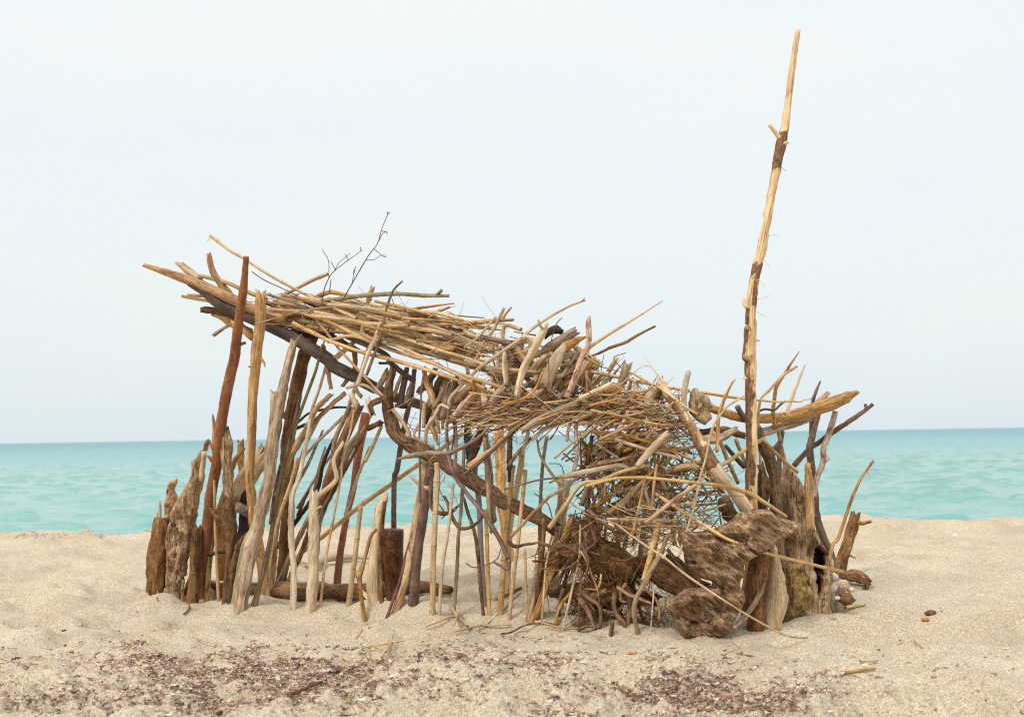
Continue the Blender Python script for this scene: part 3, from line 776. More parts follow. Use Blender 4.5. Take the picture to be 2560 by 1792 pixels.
cane|t|8,8|.18,.2|A600,905 A900,935|second brown cane end under the pointed split log
driftwood_stick|e|11,12,12,12,11,11,8|.05,.10|D-60,1150 D150,1150 D350,1115 D600,1090 D900,1080 D1200,1098 D1470,1102|greenish grey branch lying along the very top of the roof
+7,9|D1335,1095 D1388,1045
driftwood_stick|t|12,12,11,10|.12,.15|A2000,960 D60,1070 D160,1062 D380,1110|bowed tan stick lying on top of the roof's outer half
driftwood_stick|t|13,14,12|.1,.1|D560,1150 D575,1070 D600,1012|ragged block of wood wedged upright under the greenish branch
driftwood_stick|t|5,7,7,4|.1,.1|D800,1250 D1000,1258 D1200,1232 D1535,1186|thin knotty stick standing out above the cane bundle
cane|r|9,9,9|.05,.05|D1000,1265 D1300,1290 D1540,1345 D1785,1400|cane with joint near the ridge that stops short of the forked stick
driftwood_stick|t|9,12,12,11,8|.05,.08|D1300,1440 D1600,1415 D1850,1400 D2000,1385 D2205,1375|knotty tan stick with a forked end at the roof's middle
+9,7,5|D2080,1370 D2130,1310 D2190,1240
twig|u|4,4,3|.08,.08|D1400,1300 D1600,1330 D1868,1352|thin straight twig behind the jointed cane near the ridge
driftwood_stick|t|7,6|.1,.1|D1330,1290 D1480,1235|short torn cane scrap standing off the ridge
cane|r|11,11,11,10|-.12,-.08|D-100,1330 D300,1375 D560,1420 D850,1420 D1045,1388|bright cane on the face of the bundle with square end
cane|r|10,10,10,10,9|-.12,-.05|D-60,1320 D200,1440 D440,1560 E750,110|bright cane sloping down the bundle's face
cane|r|9,9|-.10,-.08|D150,1235 D420,1362|short cane end above the square-ended bright cane
driftwood_stick|g|4,5,6,6,5|-.14,-.04|A1380,1230 D0,1240 D500,1250 D900,1320 D1300,1450 D1700,1600 E1980,180|very long thin grey stem draped over the whole bundle
cane|r|11,12,11|-.08,-.05|D900,1445 D1020,1460 D1300,1500 D1525,1545|broad cane end split at its joint near the purple bark roll
driftwood_stick|e|14,14|-.05,-.03|D860,1480 D1220,1585|green-grey stub of bark between canes
cane|r|11,8|-.12,-.12|D740,1450 D1025,1440|splintered flat cane below the square-ended bright cane
cane|r|10,10,10,10,10,10,9|-.12,-.02|A1800,1225 A2170,1410 E60,35 E450,175 E860,280 E1340,420 E1700,545 E2060,655|lowest long yellow cane running the length of the roof edge
cane|r|9,9,9,8,8|-.10,-.05|A2200,1440 E380,0 E800,150 E1140,260 E1400,360 E1800,560 E1900,600|yellow-green cane just above the lowest long one
driftwood_stick|u|8,9,9,8|-.09,-.06|E520,10 E850,165 E1150,265 E1400,350|purple striped stem lying between two long canes
cane|r|11,11,10,10,10|-.10,-.02|D500,1400 E520,0 E900,120 E1300,300 E1500,400 E2190,620|thick yellow cane running to the middle of the shelter
cane|r|9,9,8|-.08,-.04|E700,-60 E900,0 E1360,160 E1620,235 E1900,330|cane above the pale log slab
driftwood_log|t|18,26,28,24,16|-.02,.0|E600,-20 E800,40 E1000,75 E1250,110 E1530,150|ragged tan log slab in the lower face of the roof
driftwood_log|g|14,15,14,12|-.06,.0|E650,20 E1000,130 E1350,220 E1750,330|weathered grey pole among the long yellow canes
cane|r|9,9,9|-.02,.0|E1500,270 E1900,350 E2296,395|cane level with the heap's middle
cane|r|10,10|.0,.05|E2120,320 G0,360 G200,385|cane end coming out of the heap below the bark rolls
driftwood_stick|b|30,30,28,24|.2,.3|A1300,1090 A1700,1150 A2000,1230 D120,1560|dark rough log buried inside the cane bundle
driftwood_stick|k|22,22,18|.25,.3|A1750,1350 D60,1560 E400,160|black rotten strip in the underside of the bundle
driftwood_stick|d|14,14,13|.0,.1|E300,0 E700,180 E820,290|brown pole under the lowest long yellow cane
driftwood_stick|d|14,14,13|.1,.15|E780,280 E900,380 E1085,520|brown pole end sloping down to the hanging sticks
driftwood_stick|k|7,6|.2,.2|E690,312 E790,310|tiny black stick end against the sky under the canes
twig|t|2.5,2,2|-.14,-.12|A1370,1232 A1640,1245 A1980,1270 D-60,1280|hair-thin straight twig crossing the split plank's top

@short sticks hanging under the roof
driftwood_stick|t|12,11,10|.2,.2|A2150,1500 E85,380 E100,450 E125,590|brown peg hanging below the dark roof log by the grey pole
driftwood_stick|t|11,12,10|.25,.25|E380,400 E320,490 E268,560|blunt brown peg hanging under the roof log's lower end
driftwood_stick|t|13,14|.1,.1|E370,90 E200,235|tan stick tucked above the dark roof log
driftwood_stick|t|13,12,12|.3,.3|E400,170 E405,300 E395,430|tan stick behind the bleached bare branch
driftwood_stick|g|15,16,15|.1,.05|E770,410 E720,500 E660,610|grey stub leaning on the crooked log's knob
driftwood_stick|t|9,10,10|.1,.05|E935,460 E890,570 E850,690|pale tan stick hanging beside the crooked log's knob
driftwood_stick|d|12,15,16,16|.15,.1|E1000,360 E975,500 E945,650 E915,800|dark grey stick hanging with a knotted foot
driftwood_stick|g|12,14,12|.15,.12|E1060,540 E1025,640 E990,760|grey broken stick hanging beside the dark one
driftwood_stick|k|10,9|.2,.2|E870,800 E1000,815|black stub lying level at the foot of the dark hanging stick
driftwood_stick|t|12,14,15,12|.05,.0|E1200,400 E1230,560 E1290,680 E1300,780|knobbly tan stick hanging from the long canes
cane|r|9,9,8|.0,.0|E1285,760 E1330,930 E1370,1115|cane hanging below the knobbly tan stick
driftwood_stick|u|20,21,19,13|.2,.15|E1400,460 E1330,640 E1260,850 E1200,1010|purple-brown curved stick showing against the sky
driftwood_stick|Y|18,20,18,14|.15,.12|E1460,490 E1400,680 E1330,900 E1290,1040|crooked stick covered in yellow lichen under the roof
driftwood_stick|t|16,15,4|.1,.1|E1280,1020 E1320,1130 E1355,1245|wedge-shaped splinter pointing down below the lichen stick
cane|r|10,9|.1,.1|E1200,760 E1190,1050|short upright cane beside the thin purple stem
cane|r|8,8|.05,.05|E1405,860 E1410,1058|cane end with open tube pointing down
driftwood_stick|g|20,24,20|.1,.05|E1520,560 E1460,740 E1400,940|broad grey stick with curled end left of the open heap
driftwood_stick|t|22,24,22|.1,.1|E1800,540 E1700,620 E1580,720|broad tan log end crossing behind the long pale stick
driftwood_plank|p|16,18,15|.0,.0|E1875,650 E1890,730 E1900,830|small pale block of plank standing in the heap
driftwood_plank|g|14,26,24|-.03,.0|E2150,570 E2060,660 E1975,790|grey slab chip with slanting top in the heap
driftwood_stick|p|9,11,10|-.06,-.05|E2120,190 E2110,350 E2135,545|pale peg pointing straight down in front of the heap
driftwood_stick|p|10,9|.1,.1|E1680,310 E1700,430|short pale stub among the canes
driftwood_stick|x|9,10,9|.1,.05|E1540,880 E1560,1200 E1545,1590|thin bleached stick hanging by the blue strip
twig|u|5,5,4|.05,.05|E1530,960 E1540,1150 E1490,1420|dark thin twig parallel to the bleached hanging stick
plastic_strip|B|14,24,26,16|.28,.28|E1690,1000 E1700,1180 E1730,1350 E1710,1420|dark blue plastic strip hanging in the middle of the shelter
driftwood_post|b|20,22,20|.2,.18|E1720,1450 E1790,1250 E1850,1060|rough brown stick in front of the blue strip
driftwood_post|g|16,16,15|.5,.5|F1990,500 E1940,1500 E1900,1140|dark grey upright behind the thick tan cane
plastic_grip|K|8,9,8|.1,.1|H62,575 H60,660 H60,755|small black plastic grip hanging among the canes
driftwood_stick|b|14,14,12|.15,.1|H60,600 H70,300 H90,80|brown stick above the black plastic grip
driftwood_stick|p|6,10,11|.05,.0|H205,430 H240,330 H275,200|split pale cane end pointing down at the water gap
driftwood_stick|g|9,10,8|.1,.1|H60,560 H130,460 H300,260|grey bark strip slanting to the water gap
driftwood_stick|g|9,9,9|.6,.6|I410,300 H415,1060 H440,600 H490,250|slim grey upright standing in the water gap
cane|r|8,7,5|.3,.2|H640,790 H430,480 H380,270|bent cane hanging into the water gap
curved_stick|u|4,3|.1,.1|H640,1430 H560,1180 H500,1000 H350,885|dark arching twig crossing the crooked log
driftwood_stick|b|14,14,13,12,11|g,.0|I345,1200 I400,780 I440,400 I460,50|charred upright stick with pale cut top
driftwood_post|g|26,30,30,26|g,.05|I300,1200 I370,850 I430,600 I470,450|broad grey bark post at the foot of the charred stick
driftwood_post|t|15,15,16,19,22|g,.10|I300,1290 I430,950 I560,620 I680,330 H790,1180|leaning reddish-tan post beside the root mass
driftwood_post|g|30,32,32,28|g,.1|I540,900 I590,350 H640,1200 H700,800|broad grey-brown board post standing behind the leaning reddish post
cane|r|5,5,5,4|g,.0|I430,1290 I460,850 I490,520 I570,240|straw-thin cane crossing the leaning reddish post
driftwood_stick|p|7,7,6,5|g,.0|I675,1305 I780,850 I860,500 I880,100|thin pale stick leaning on the root mass
driftwood_stick|t|9,8|g,.1|I590,1275 I625,1080 I760,880|orange-brown root end standing in the sand
driftwood_stick|k|10,9|.3,.25|I640,1000 I780,480|black stick slanting behind the thin pale one
forked_branch|g|11,12,14,13,12,14,12,9|g,-.05|I1540,1350 I1505,1200 I1490,1080 I1520,930 I1620,750 I1700,600 I1800,420 I1880,220|crooked grey stick leaning in front of the root mass
cane|r|15,15,13|-.08,.0|I1605,745 I1690,440 I1780,60|thick cane ending in a clean cut above the root log
driftwood_post|g|20,22,20|g,.0|I1600,780 I1600,450 I1640,0|grey-brown stump post seen behind the thick cut cane
driftwood_stick|x|4,4|g,.0|I1680,1335 I1722,845|fine bleached rod standing beside the crooked grey stick

@long canes thrown over the inland wall
cane|r|6,6,6,5,5,4|-.15,-.6|I1280,85 I1560,290 I1850,480 L300,570 L800,900 L1140,1090 L1300,1152 L1450,1162|longest thin straw running down over the slab onto the sand
cane|r|9,9,9,8,8,8|.0,-.35|H1740,890 H1960,1035 H2296,1250 L700,225 L1000,335 L1400,440 L1800,532|straight yellow cane lying across the slab and the hollow trunk
cane|r|12,12,11,10,10,9,9|-.06,-.05|H515,1285 H700,1030 H880,785 H1100,740 H1350,640 H1500,600 H1690,560|bright yellow cane with an elbow bend at its joint
dry_stem|r|8,8,8,8,8,9,9,10,10,9|-.10,-.25|H930,805 H1250,720 H1500,705 H1700,712 H2230,765 K250,490 K500,530 K800,610 K950,700 K1225,885|long smooth stem arching from the thicket down to the slab
driftwood_stick|p|10,14,14,13,11|-.05,-.03|H625,695 H900,645 H1150,600 H1330,570 H1430,600|smooth pale-brown stick lying level above the elbow cane
driftwood_stick|g|9,9,8|-.03,.0|H520,920 H700,820 H850,700|grey stick end with torn bark beneath the level smooth stick
twig|u|5,5,5,5,4|-.02,.0|H0,840 H250,770 H450,725 H750,700 H1100,690|dark thin branch stretching out over the water gap
+3,2|H700,665 H650,560 H515,545
driftwood_stick|t|9,8,8|.0,-.05|H80,1380 H300,1150 H500,940|tan stem leaning behind the charred stick
driftwood_log|p|15,18,18,15|-.10,-.10|H1540,560 H1650,430 H1770,300 H1870,205|bleached thick stick slanting in front of the thicket
driftwood_stick|g|12,13,12|-.04,-.02|H1330,1045 H1450,900 H1600,740|grey-brown stick below the bleached thick one
driftwood_stick|t|11,11,11|-.10,-.08|H1630,1220 H1930,980 H2220,780|pinkish tan stick slanting down towards the slab
cane|r|8,7,7|-.05,-.03|H1480,1345 H1560,1000 H1625,690|cane hanging upright in the thicket by the grey-brown stick
cane|r|10,9|-.02,-.02|H1690,1085 H1600,790|short cane leaning against the upright one
driftwood_stick|t|6,7,7|-.06,-.06|H1700,1085 H1720,800 H1750,560|thin tan stick hanging beside the short leaning cane
driftwood_stick|p|6,6,6,5,4|-.14,-.08|H2010,1600 H2100,1300 H2180,1050 K230,420 K290,230 J380,1230 J520,1010|long bleached thin rod crossing the slab's end
cane|r|6,7,7,6,4|-.06,-.02|G660,1405 G950,1370 G1400,1325 G1700,1345 G1900,1330|straight yellow straw across the brushwood shelf
cane|r|6,6,6,5,5|-.10,-.06|H580,485 H720,360 H900,220 H1230,10 G1340,1340|yellow straw slanting down into the water gap
driftwood_stick|t|6,7,8,8,7|-.08,-.02|H850,180 H1250,190 H1550,260 H1860,370 H2240,535|thin stick sloping through the middle of the thicket
driftwood_stick|p|11,12,12,9|-.08,-.06|H1270,215 H1340,130 H1400,20 G1420,1330|bleached crooked stick over the sloping thin one
driftwood_stick|t|12,12,12|-.08,-.06|H1630,45 H1750,220 H1880,350|stubby tan stick pointing up to the bleached thick one
driftwood_log|g|16,19,19,14|-.10,-.06|G225,1530 G380,1440 G600,1330 G835,1235|grey hollow log with an open end on the brushwood shelf
driftwood_stick|g|10,11,10|-.06,-.03|H330,260 H480,140 H700,70|rough grey-brown stick just below the hollow log
driftwood_stick|t|12,13,12|.0,.0|G0,1470 G200,1400 G560,1340|tan stick beside the hollow log's open end
driftwood_stick|x|10,11,11,11,9|-.02,.0|H800,640 H840,450 H830,250 H825,60|grey spotted stick standing upright at the thicket's edge
driftwood_stick|x|8,8,7|-.03,-.03|H720,290 H745,150 H775,40|short whitish stick pointing down at the thicket's edge
driftwood_stick|g|13,12,11|.1,.1|H900,1000 H1050,560 H1190,330|grey trunk slanting behind the thicket's edge
driftwood_stick|b|12,10|.15,.15|H960,560 H1010,240|dark brown upright in the shade of the thicket
driftwood_stick|b|18,20,18|.2,.2|H1290,530 H1400,420 H1520,300|thick dark stub inside the thicket
driftwood_stick|b|16,16,12|.1,.1|H1000,1080 H1200,1080 H1400,1120|dark stick with a pale cut end lying above the root mass
cane|r|8,8,8,7|-.04,-.05|H1180,1180 H1500,1190 H1900,1200 K-40,900|long level cane just above the root mass
cane|r|6,5,5|.05,-.3|H1900,1020 H2150,1000 K60,730|thin yellow straw pointing at the slab
driftwood_log|t|18,18,16|.0,-.02|H1980,600 H2140,570 K200,320|brown stick entering under the barky leaning log
driftwood_stick|d|14,15|.05,.0|H1960,680 H2130,600 H2296,540|dark grey branch end beneath the barky leaning log
driftwood_stick|t|13,12,10|.0,.05|H1760,420 H2000,390 H2160,350|tan stick with a bent end beside the bleached thick one

@rolls of bark and bleached sticks heaped on the roof's middle
driftwood_stick|p|10,9,9,9,9,9,8,7,6|.0,-.14|E1480,800 E1505,700 E1680,510 E1900,310 E2296,40 G200,478 G400,320 G700,140 G920,50|very long pale stick slanting up over the heap to a small forked tip
+5,3|G900,55 G925,22
driftwood_stick|p|8,8,8,8|.0,.0|E1790,280 E1870,90 D1985,1500 D2110,1250|pale straight stick standing beside the forked tan one
driftwood_stick|p|7,7,6|.0,.0|E1660,130 D1800,1590 D2020,1340|thinner pale stick crossing behind the straight one
forked_branch|p|16,17,19,20,22,20,14,8|-.10,-.06|G150,1135 G185,960 G240,800 G310,680 G355,570 G430,450 G470,380 G492,318|tan forked branch on top of the heap shaped like a slingshot
+18,15,12|G345,590 G300,520 G245,465
+9,7,5|G440,400 G410,330 G392,275
driftwood_log|p|30,30,29,28,24,18|-.08,-.05|G488,1000 G520,900 G565,800 G610,710 G650,640 G690,590|blotched grey and white log in the centre of the heap
driftwood_log|k|10,22,24,12|.05,.05|G470,470 G530,400 G600,385 G655,410|black hollow bark roll on the heap's crest
driftwood_plank|g|10,22,26,22|.0,.02|G380,680 G520,590 G650,510 G790,420|grey-brown rough plank under the black bark roll
driftwood_stick|t|26,22,14,5|-.03,-.03|G710,580 G780,545 G860,500 G935,470|crusty tan bark chunk with a pointed tip
driftwood_stick|x|6,14,16,15,13,14,16,15,14,12,13|-.04,-.06|G984,222 G972,300 G975,400 G975,490 G955,580 G900,690 G860,790 G830,880 G790,990 G745,1090 G715,1165|jointed pinkish root standing upright above the heap like a finger
cane|r|9,8,6,3|.0,-.1|G975,595 G1200,440 G1450,290 G1820,58|tapering pale reed pointing out over the heap
driftwood_stick|b|5,7,8,8,7,6|-.02,-.05|G925,715 G1100,650 G1240,585 G1400,530 G1550,440 G1732,350|rough brown stick pointing out below the tapering reed
twig|u|3,2|.0,.0|G1345,825 G1260,712 G1395,652|thin dark twig bent like a hook above the heap
twig|u|4,3,3,2|-.14,-.14|G515,1020 G518,650 G590,350 G668,248|fine dark twig standing up before the blotched log
driftwood_stump|g|18,22,24,26|.1,.1|G1320,1080 G1360,970 G1390,880 G1405,820|grey log butt standing where the hook-shaped twig grows
driftwood_stick|p|12,11|.1,.1|G1210,855 G1290,722|whitish peg leaning up beside the grey log butt
cane|r|9,9,9,9,8|.08,.12|G680,900 G870,852 G1270,922 G1640,1000 G2130,1085|straight yellow cane laid along the heap behind the pinkish root
driftwood_stick|g|9,9|.12,.12|G880,785 G1045,812|grey stub beside the pinkish root
cane|r|6,7,6,6,5|-.05,-.04|G1435,860 G1650,985 G1800,1060 J100,1020 J210,1080|thin cane dropping across the pale barky log's top
twig|r|2,3,3,3|-.05,-.05|G1600,680 G1690,810 G1760,900 G1880,1010|frayed straw tip above the barky leaning log
+2,2|G1700,810 G1620,800
cane|r|4,4|-.05,-.05|G850,580 G1000,690 G1135,785|fine yellow stalk at the foot of the pinkish root
cane|G|5,5|-.05,-.05|G860,620 G950,700 G1110,805|fine green stalk parallel to the yellow one
driftwood_log|p|14,15,14,12|-.08,-.08|G880,1175 G1000,1120 G1100,1070 G1215,1020|bleached short log lying on the heap
driftwood_stick|t|7,8|-.08,-.08|G960,1190 G950,870|flat tan splinter standing on the bleached short log
driftwood_stick|x|12,14,14|.0,.0|G1500,950 G1530,1130 G1570,1260|pinkish white stick standing near the barky leaning log
driftwood_log|p|22,24,20|.0,.0|G1655,1250 G1680,1140 G1730,1040|bleached log end beside the dark spotted stump
driftwood_stump|b|22,24|.08,.08|G1740,1190 G1785,1070|dark spotted stump behind the barky leaning log's top
driftwood_stick|p|14,15,15,14|.05,.05|J50,1045 J45,900 J60,750 J95,615|white peeled stick standing before the grey block
driftwood_log|t|18,20,18|.1,.1|G120,560 G200,700 G260,760|dark grey curled log behind the slingshot branch
driftwood_log|g|18,20,18|.12,.1|G90,1000 G200,1100 G60,840|short grey log beneath the slingshot branch
driftwood_stick|u|9,10,8|.05,.05|G90,620 G160,700 G240,790|purple twig end behind the slingshot branch
driftwood_stick|p|10,12,12|-.04,-.04|G0,640 G15,850 G30,1010|pale peg hanging at the heap's edge
driftwood_log|u|14,16|.0,.0|E1850,10 E2080,60 E2200,90|reddish purple bark roll at the top edge of the heap
driftwood_stick|t|18,20,18|.1,.08|G330,900 G380,800 G480,690|brown stick beneath the grey-brown rough plank
driftwood_stick|g|22,22|.1,.1|G700,640 G820,700|grey-brown log end under the crusty chunk
driftwood_stick|u|8,10,9|-.02,.0|G790,1150 G850,1020 G870,930|purple stub beside the pinkish root
curved_stick|t|6,8,9,7|-.10,-.08|G0,1240 G230,1170 G370,1050 G440,880|curved tan stick sweeping round the slingshot branch's foot

@timbers at the tall pole's end
driftwood_log|Q|14,22,27,30,36,37,34,30,34,40|-.02,.02|G1790,960 G1900,1150 J130,1230 J230,1430 K250,60 K340,230 K440,370 K560,520 K680,680 K800,850|stout peeled log with rust-brown bark leaning into the tall pole's foot
driftwood_pole|P|27,30,28,28,28,28,28,27,26,26,24,23,21,21,25,27,21,18,16,15,13|.0,-.10|K830,870 K812,600 K820,200 J822,1500 J812,1000 J808,500 J818,30 M245,1600 M255,1450 M262,1330 M285,1180 M315,1060 M340,920 M365,780 M385,680 M402,590 M420,510 M432,420 M450,280 M468,150 M482,50|tallest pole of the shelter, peeled pale with strips of dark bark
+15,12,10,9|M400,565 M382,540 M365,520 M345,495
+16,12,6|M250,1370 M232,1345 M222,1312
+10,6|M278,1060 M293,1035
+10,7|M420,600 M436,578
+5,3|M372,760 M392,742
+5,3|M345,885 M331,872
+8,6|J770,110 J750,60
+9,5|J880,260 J912,235
+9,6|J765,340 J745,325
+9,7|J760,700 J735,665
+2,1.5|M340,1130 M345,1162
+2,1.5|M345,1035 M370,1015 M392,1030
+2,1.5|M310,1210 M325,1255
+2,1.5|M295,1335 M320,1312 M350,1304
+2,1.5|M292,1370 M310,1392 M328,1398
+2,1.5|M400,690 M425,715
driftwood_log|t|21,22,23,24,26,29,32,33,28,12|.35,.55|J360,1010 J480,1060 J700,1120 J900,1130 J1100,1125 J1300,1095 J1550,1030 J1750,960 J1900,890 J2025,835|golden smooth log lying level behind the tall pole with a pointed end
driftwood_log|g|22,22,19,15,10|.45,.6|J880,1300 J1050,1260 J1250,1205 J1420,1160 J1560,1105|grey-brown log underneath the golden smooth log
driftwood_pole|u|20,20,18,18,18,17,15,12|.75,.70|K1745,1350 K1640,1100 K1565,850 K1545,600 K1490,150 J1510,1380 J1560,1180 J1640,900|dark purple pole standing against the sea behind the hollow trunk
driftwood_stick|u|9,10,8,4|.73,.70|J1495,1420 J1520,980 J1560,830 J1612,700|dark pointed stick beside the golden log's raised end
driftwood_stick|t|14,12|.55,.55|J1560,960 J1690,845|tan stick end poking over the golden log
curved_stick|t|10,10,10,10,9,8,6,3|.50,.10|J1150,1380 J1085,1200 J1070,1050 J1080,930 J1110,760 J1200,620 J1280,490 J1366,368|curved grey-tan stick bowing out past the tall pole with the highest tip
driftwood_stick|r|7,7,7,7,6|.35,.15|J905,1300 J905,1050 J930,900 J1020,810 J1180,640 J1345,530|orange-tan stick curving up beside the tall pole
driftwood_stick|p|9,9,10,8,4|.52,.45|J1170,1300 J1235,1030 J1290,880 J1350,720 J1433,518|pale pointed stick rising behind the golden log
driftwood_stick|u|12,11,10|.5,.5|K1140,170 J1150,1450 J1180,1280|dark stick continuing below the grey-brown log
driftwood_pole|x|10,14,15,15,16,15,15|.55,.55|K1545,650 K1570,450 K1640,250 J1640,1480 J1690,1350 J1745,1180 J1785,1050|birch-pale pole with a knot leaning against the sea
+12,14|K1650,240 K1695,195
branch|u|14,13,12,13,12,10,9|.65,.55|K1310,290 J1480,1490 J1600,1400 J1750,1290 J1960,1150 J2100,1055 J2212,968|dark branch pointing out diagonally over the sea
+10,8|J2130,1030 J2128,970
+7,5|J1560,1450 J1560,1400
driftwood_stick|t|10,10,9,3|-.05,-.05|J430,1500 J440,1150 J490,960 J580,750 J635,680|grey-tan stick with snapped tip before the grey block
cane|r|7,8,7,6,5,4|.20,.25|J240,830 J500,870 J700,900 J900,920 J1150,940 J1300,930|thin level cane with a blackened wavy tip
+4,4,3,3|J1280,930 J1370,940 J1430,915 J1503,908
cane|r|4,5,5|-.05,-.05|J310,1445 J380,1220 J520,1015 J730,872|fine cane leaning towards the tall pole's bark
curved_stick|u|6,6,6,5|.3,.3|J920,1040 J980,1020 J1080,1030 J1150,970 J1210,930|wavy dark twig lying on the golden log
branch|b|24,28,28,28,27,22|.10,.05|J900,1290 J960,1430 K1000,160 K1075,340 K1110,600 K1130,850|rough dark branch propped between the tall pole and the hollow trunk
+18,20,14|K1000,160 K1080,120 J1130,1440
driftwood_stick|t|9,9,8|-.02,.0|J965,1375 K1080,130 K1220,260 K1345,365|thin tan stick resting on the hollow trunk's tip
cane|r|10,10,9|.0,.0|K465,300 K610,205 K750,110 J890,1400 J972,1352|cane passing behind the tall pole into the rough dark branch
driftwood_stick|d|14,14|.35,.35|J655,990 J700,1070 J745,1150|dark stub poking up beside the tall pole
driftwood_stick|t|10,10,10|.1,.1|K660,480 K560,260 J460,1400 J370,1280|tan stick slanting down behind the stout peeled log
driftwood_stick|d|12,12,10|.3,.3|K740,310 K640,200 K520,60|dark stick behind the cane near the tall pole
driftwood_stick|t|10,9|.35,.35|K745,260 K690,120 J640,1370|tan upright between two slanting sticks by the tall pole
driftwood_log|g|18,20,18|.1,.1|J160,1350 J400,1370 J620,1270|grey brown branch running behind the barky leaning log
driftwood_log|b|16,18,16|.15,.15|J250,1290 J500,1260 J720,1320|dark heap of bark fibre beside the tall pole
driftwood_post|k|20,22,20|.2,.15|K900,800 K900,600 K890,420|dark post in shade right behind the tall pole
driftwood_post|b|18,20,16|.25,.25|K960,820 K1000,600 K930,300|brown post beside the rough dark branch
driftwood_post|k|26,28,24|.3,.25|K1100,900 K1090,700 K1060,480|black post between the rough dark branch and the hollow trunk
driftwood_post|t|20,22,20,14|.05,.02|K1500,1000 K1490,700 K1475,450 K1465,285|split tan stake standing tight behind the hollow trunk
driftwood_stump|b|31,29,27,25,26,23|g,.05|K1830,1560 K1850,1400 K1900,1250 K1950,1100 K1985,980 K2010,880|rough brown stump standing apart at the shelter's inland end
+12,10,7|K2010,940 K2090,955 K2182,935
+6,4|K1960,1320 K2010,1350
dry_stem|t|9,9,8,8,7,6|.55,.50|K1735,1285 K1820,1120 K1900,880 K1985,640 K2090,420 K2222,238|slim bent stem standing against the water beside the rough stump
+4,3|K2145,350 K2168,385
+3,2|K1985,640 K1970,620
curved_stick|g|10,12,12,12,11,9|-.10,-.05|L745,1065 L880,920 L960,800 L1020,650 L1060,450 L1105,240|curved grey stick leaning on the wedge beside the slab
driftwood_post|b|36,46,50,48|g,.0|L950,1080 L960,900 L970,650 L1010,360|dark golden-streaked post between the slab and the pale wedge
driftwood_post|t|28,32,32|.20,.15|L870,900 L890,650 L930,380|amber-brown slab of wood in shade behind the big slab
driftwood_stick|t|16,14,12|.1,.05|L1230,420 L1190,330 L1160,230|short bent tan stick above the pale wedge
driftwood_log|g|36,38,30,18|g,.02|L1740,930 L1700,850 L1670,740 L1640,650|grey weathered log butt at the hollow trunk's foot
driftwood_log|f|18,34,32,20|lie,.05|L1790,640 L1870,650 L1960,660 L2020,700|reddish brown driftwood lump lying behind the white shells
+14,14,12|L2020,700 L2030,740 L2150,765
driftwood_stick|r|8,9,5|lie,.01|L1810,890 L1900,875 L2005,862|orange splinter of wood lying on the sand by the grey log butt
driftwood_stump|b|20,24,20|g,.0|L1840,850 L1800,790 L1750,750|small dark-ended log lump next to the white shells

@loose sticks lying on the sand
driftwood_log|b|16,34,40,43,43,40,36,30,20|lie,.05|C780,1330 C1100,1380 C1500,1400 C1900,1420 F0,1410 F300,1420 F700,1420 F1150,1370 F1480,1400|long striped dark driftwood log lying on the sand inside the shelter
driftwood_plank|p|8,17,18,15,8|lie,.05|C1950,1110 F-30,1060 F120,1010 F330,990 F560,1010|pale curved plank lying on the sand beyond the long log
cane|r|7,7,6|lie,.06|C1500,990 C1750,1040 C1990,1100|thin cane lying on the sand inside the shelter
twig|t|7,8,6|lie,.01|T430,1035 T700,1025 T800,1010 T960,995|single brown stick lying on open sand inland of the shelter
twig|b|7,8,8,7|lie,.012|O50,1020 O200,960 O450,850 O620,780|dark red stick lying on the weed in front
driftwood_stick|b|12,14,9|lie,.02|N1960,1095 N2100,1050 N2180,1010|broken dark stub at the lower edge of the weed
cane|r|6,6|lie,.03|O1130,610 O1170,520 O1200,430|pale reed splinter standing from the weed
cane|r|6,5|lie,.05|O1165,600 O1205,510 O1242,415|second pale reed splinter fanned beside the first
reed_straw|r|4,4,3|lie,.03|O980,510 O1160,485 O1325,455|straw lying level behind the two fanned splinters
reed_straw|r|5,4|lie,.015|O975,690 O1075,800|pale straw lying below the fanned splinters
reed_straw|r|4,4|lie,.01|N1260,630 N1320,595 N1650,612|bent yellow straw lying among the weed
reed_straw|r|3,3|lie,.01|N1770,400 N1990,460|thin straw where the weed patch begins
twig|b|4,4|lie,.01|N1650,175 N1695,130 N1695,90|small dark hooked twig on the sand before the shelter
reed_straw|t|4,3|lie,.06|N1405,108 N1420,-5|short straw stuck upright before the worm-eaten plank
twig|u|5,5,5,4|lie,.03|O2200,395 Q0,120 Q120,60 Q250,42 Q430,52|dark red twig arching on the sand before the canes
reed_straw|r|4,4,3|lie,.02|Q280,25 Q420,62 Q590,78|yellow straw lying in line with the arching red twig
cane|r|5,5,5|lie,.02|O1765,352 O1900,325 O2010,298 O2290,288|bent cane lying on the sand before the yellow canes
cane|r|6,6|lie,.03|O1740,160 O1790,215 O1900,320|cane scrap leaning in the small straw heap
cane|r|5,5|lie,.05|O1775,345 O1800,270 O1745,165|second cane scrap in the small straw heap
cane|r|4,4|lie,.05|O1800,310 O1805,235 O1830,150|third, upright cane scrap in the small straw heap
driftwood_stick|t|6,7,7|lie,.02|O1530,300 O1700,235 O1850,200|brown stick half sunk in sand by the straw heap
twig|t|5,4|lie,.01|T1310,735 T1380,800|short dark twig lying alone inland on the sand
reed_straw|r|6,5|lie,.01|T830,925 T980,918|short orange-yellow straw chip on open sand
reed_straw|t|3,3|lie,.005|O895,385 O950,310 O1000,250|faint tan straw lying above the weed patch
twig|b|6,8,6|g,.02|Q600,735 Q610,690 Q630,640|small dark peg standing in the weed
"""
for ln in TABLE.splitlines():
    q_ = ln.split('|')
    if len(q_) > 4 and q_[3].startswith('g'):
        uv = px(q_[4])[0]; d_ = ray(*uv); tt = -CAM_H / d_.z
        BASES.append((d_.x * tt, d_.y * tt))
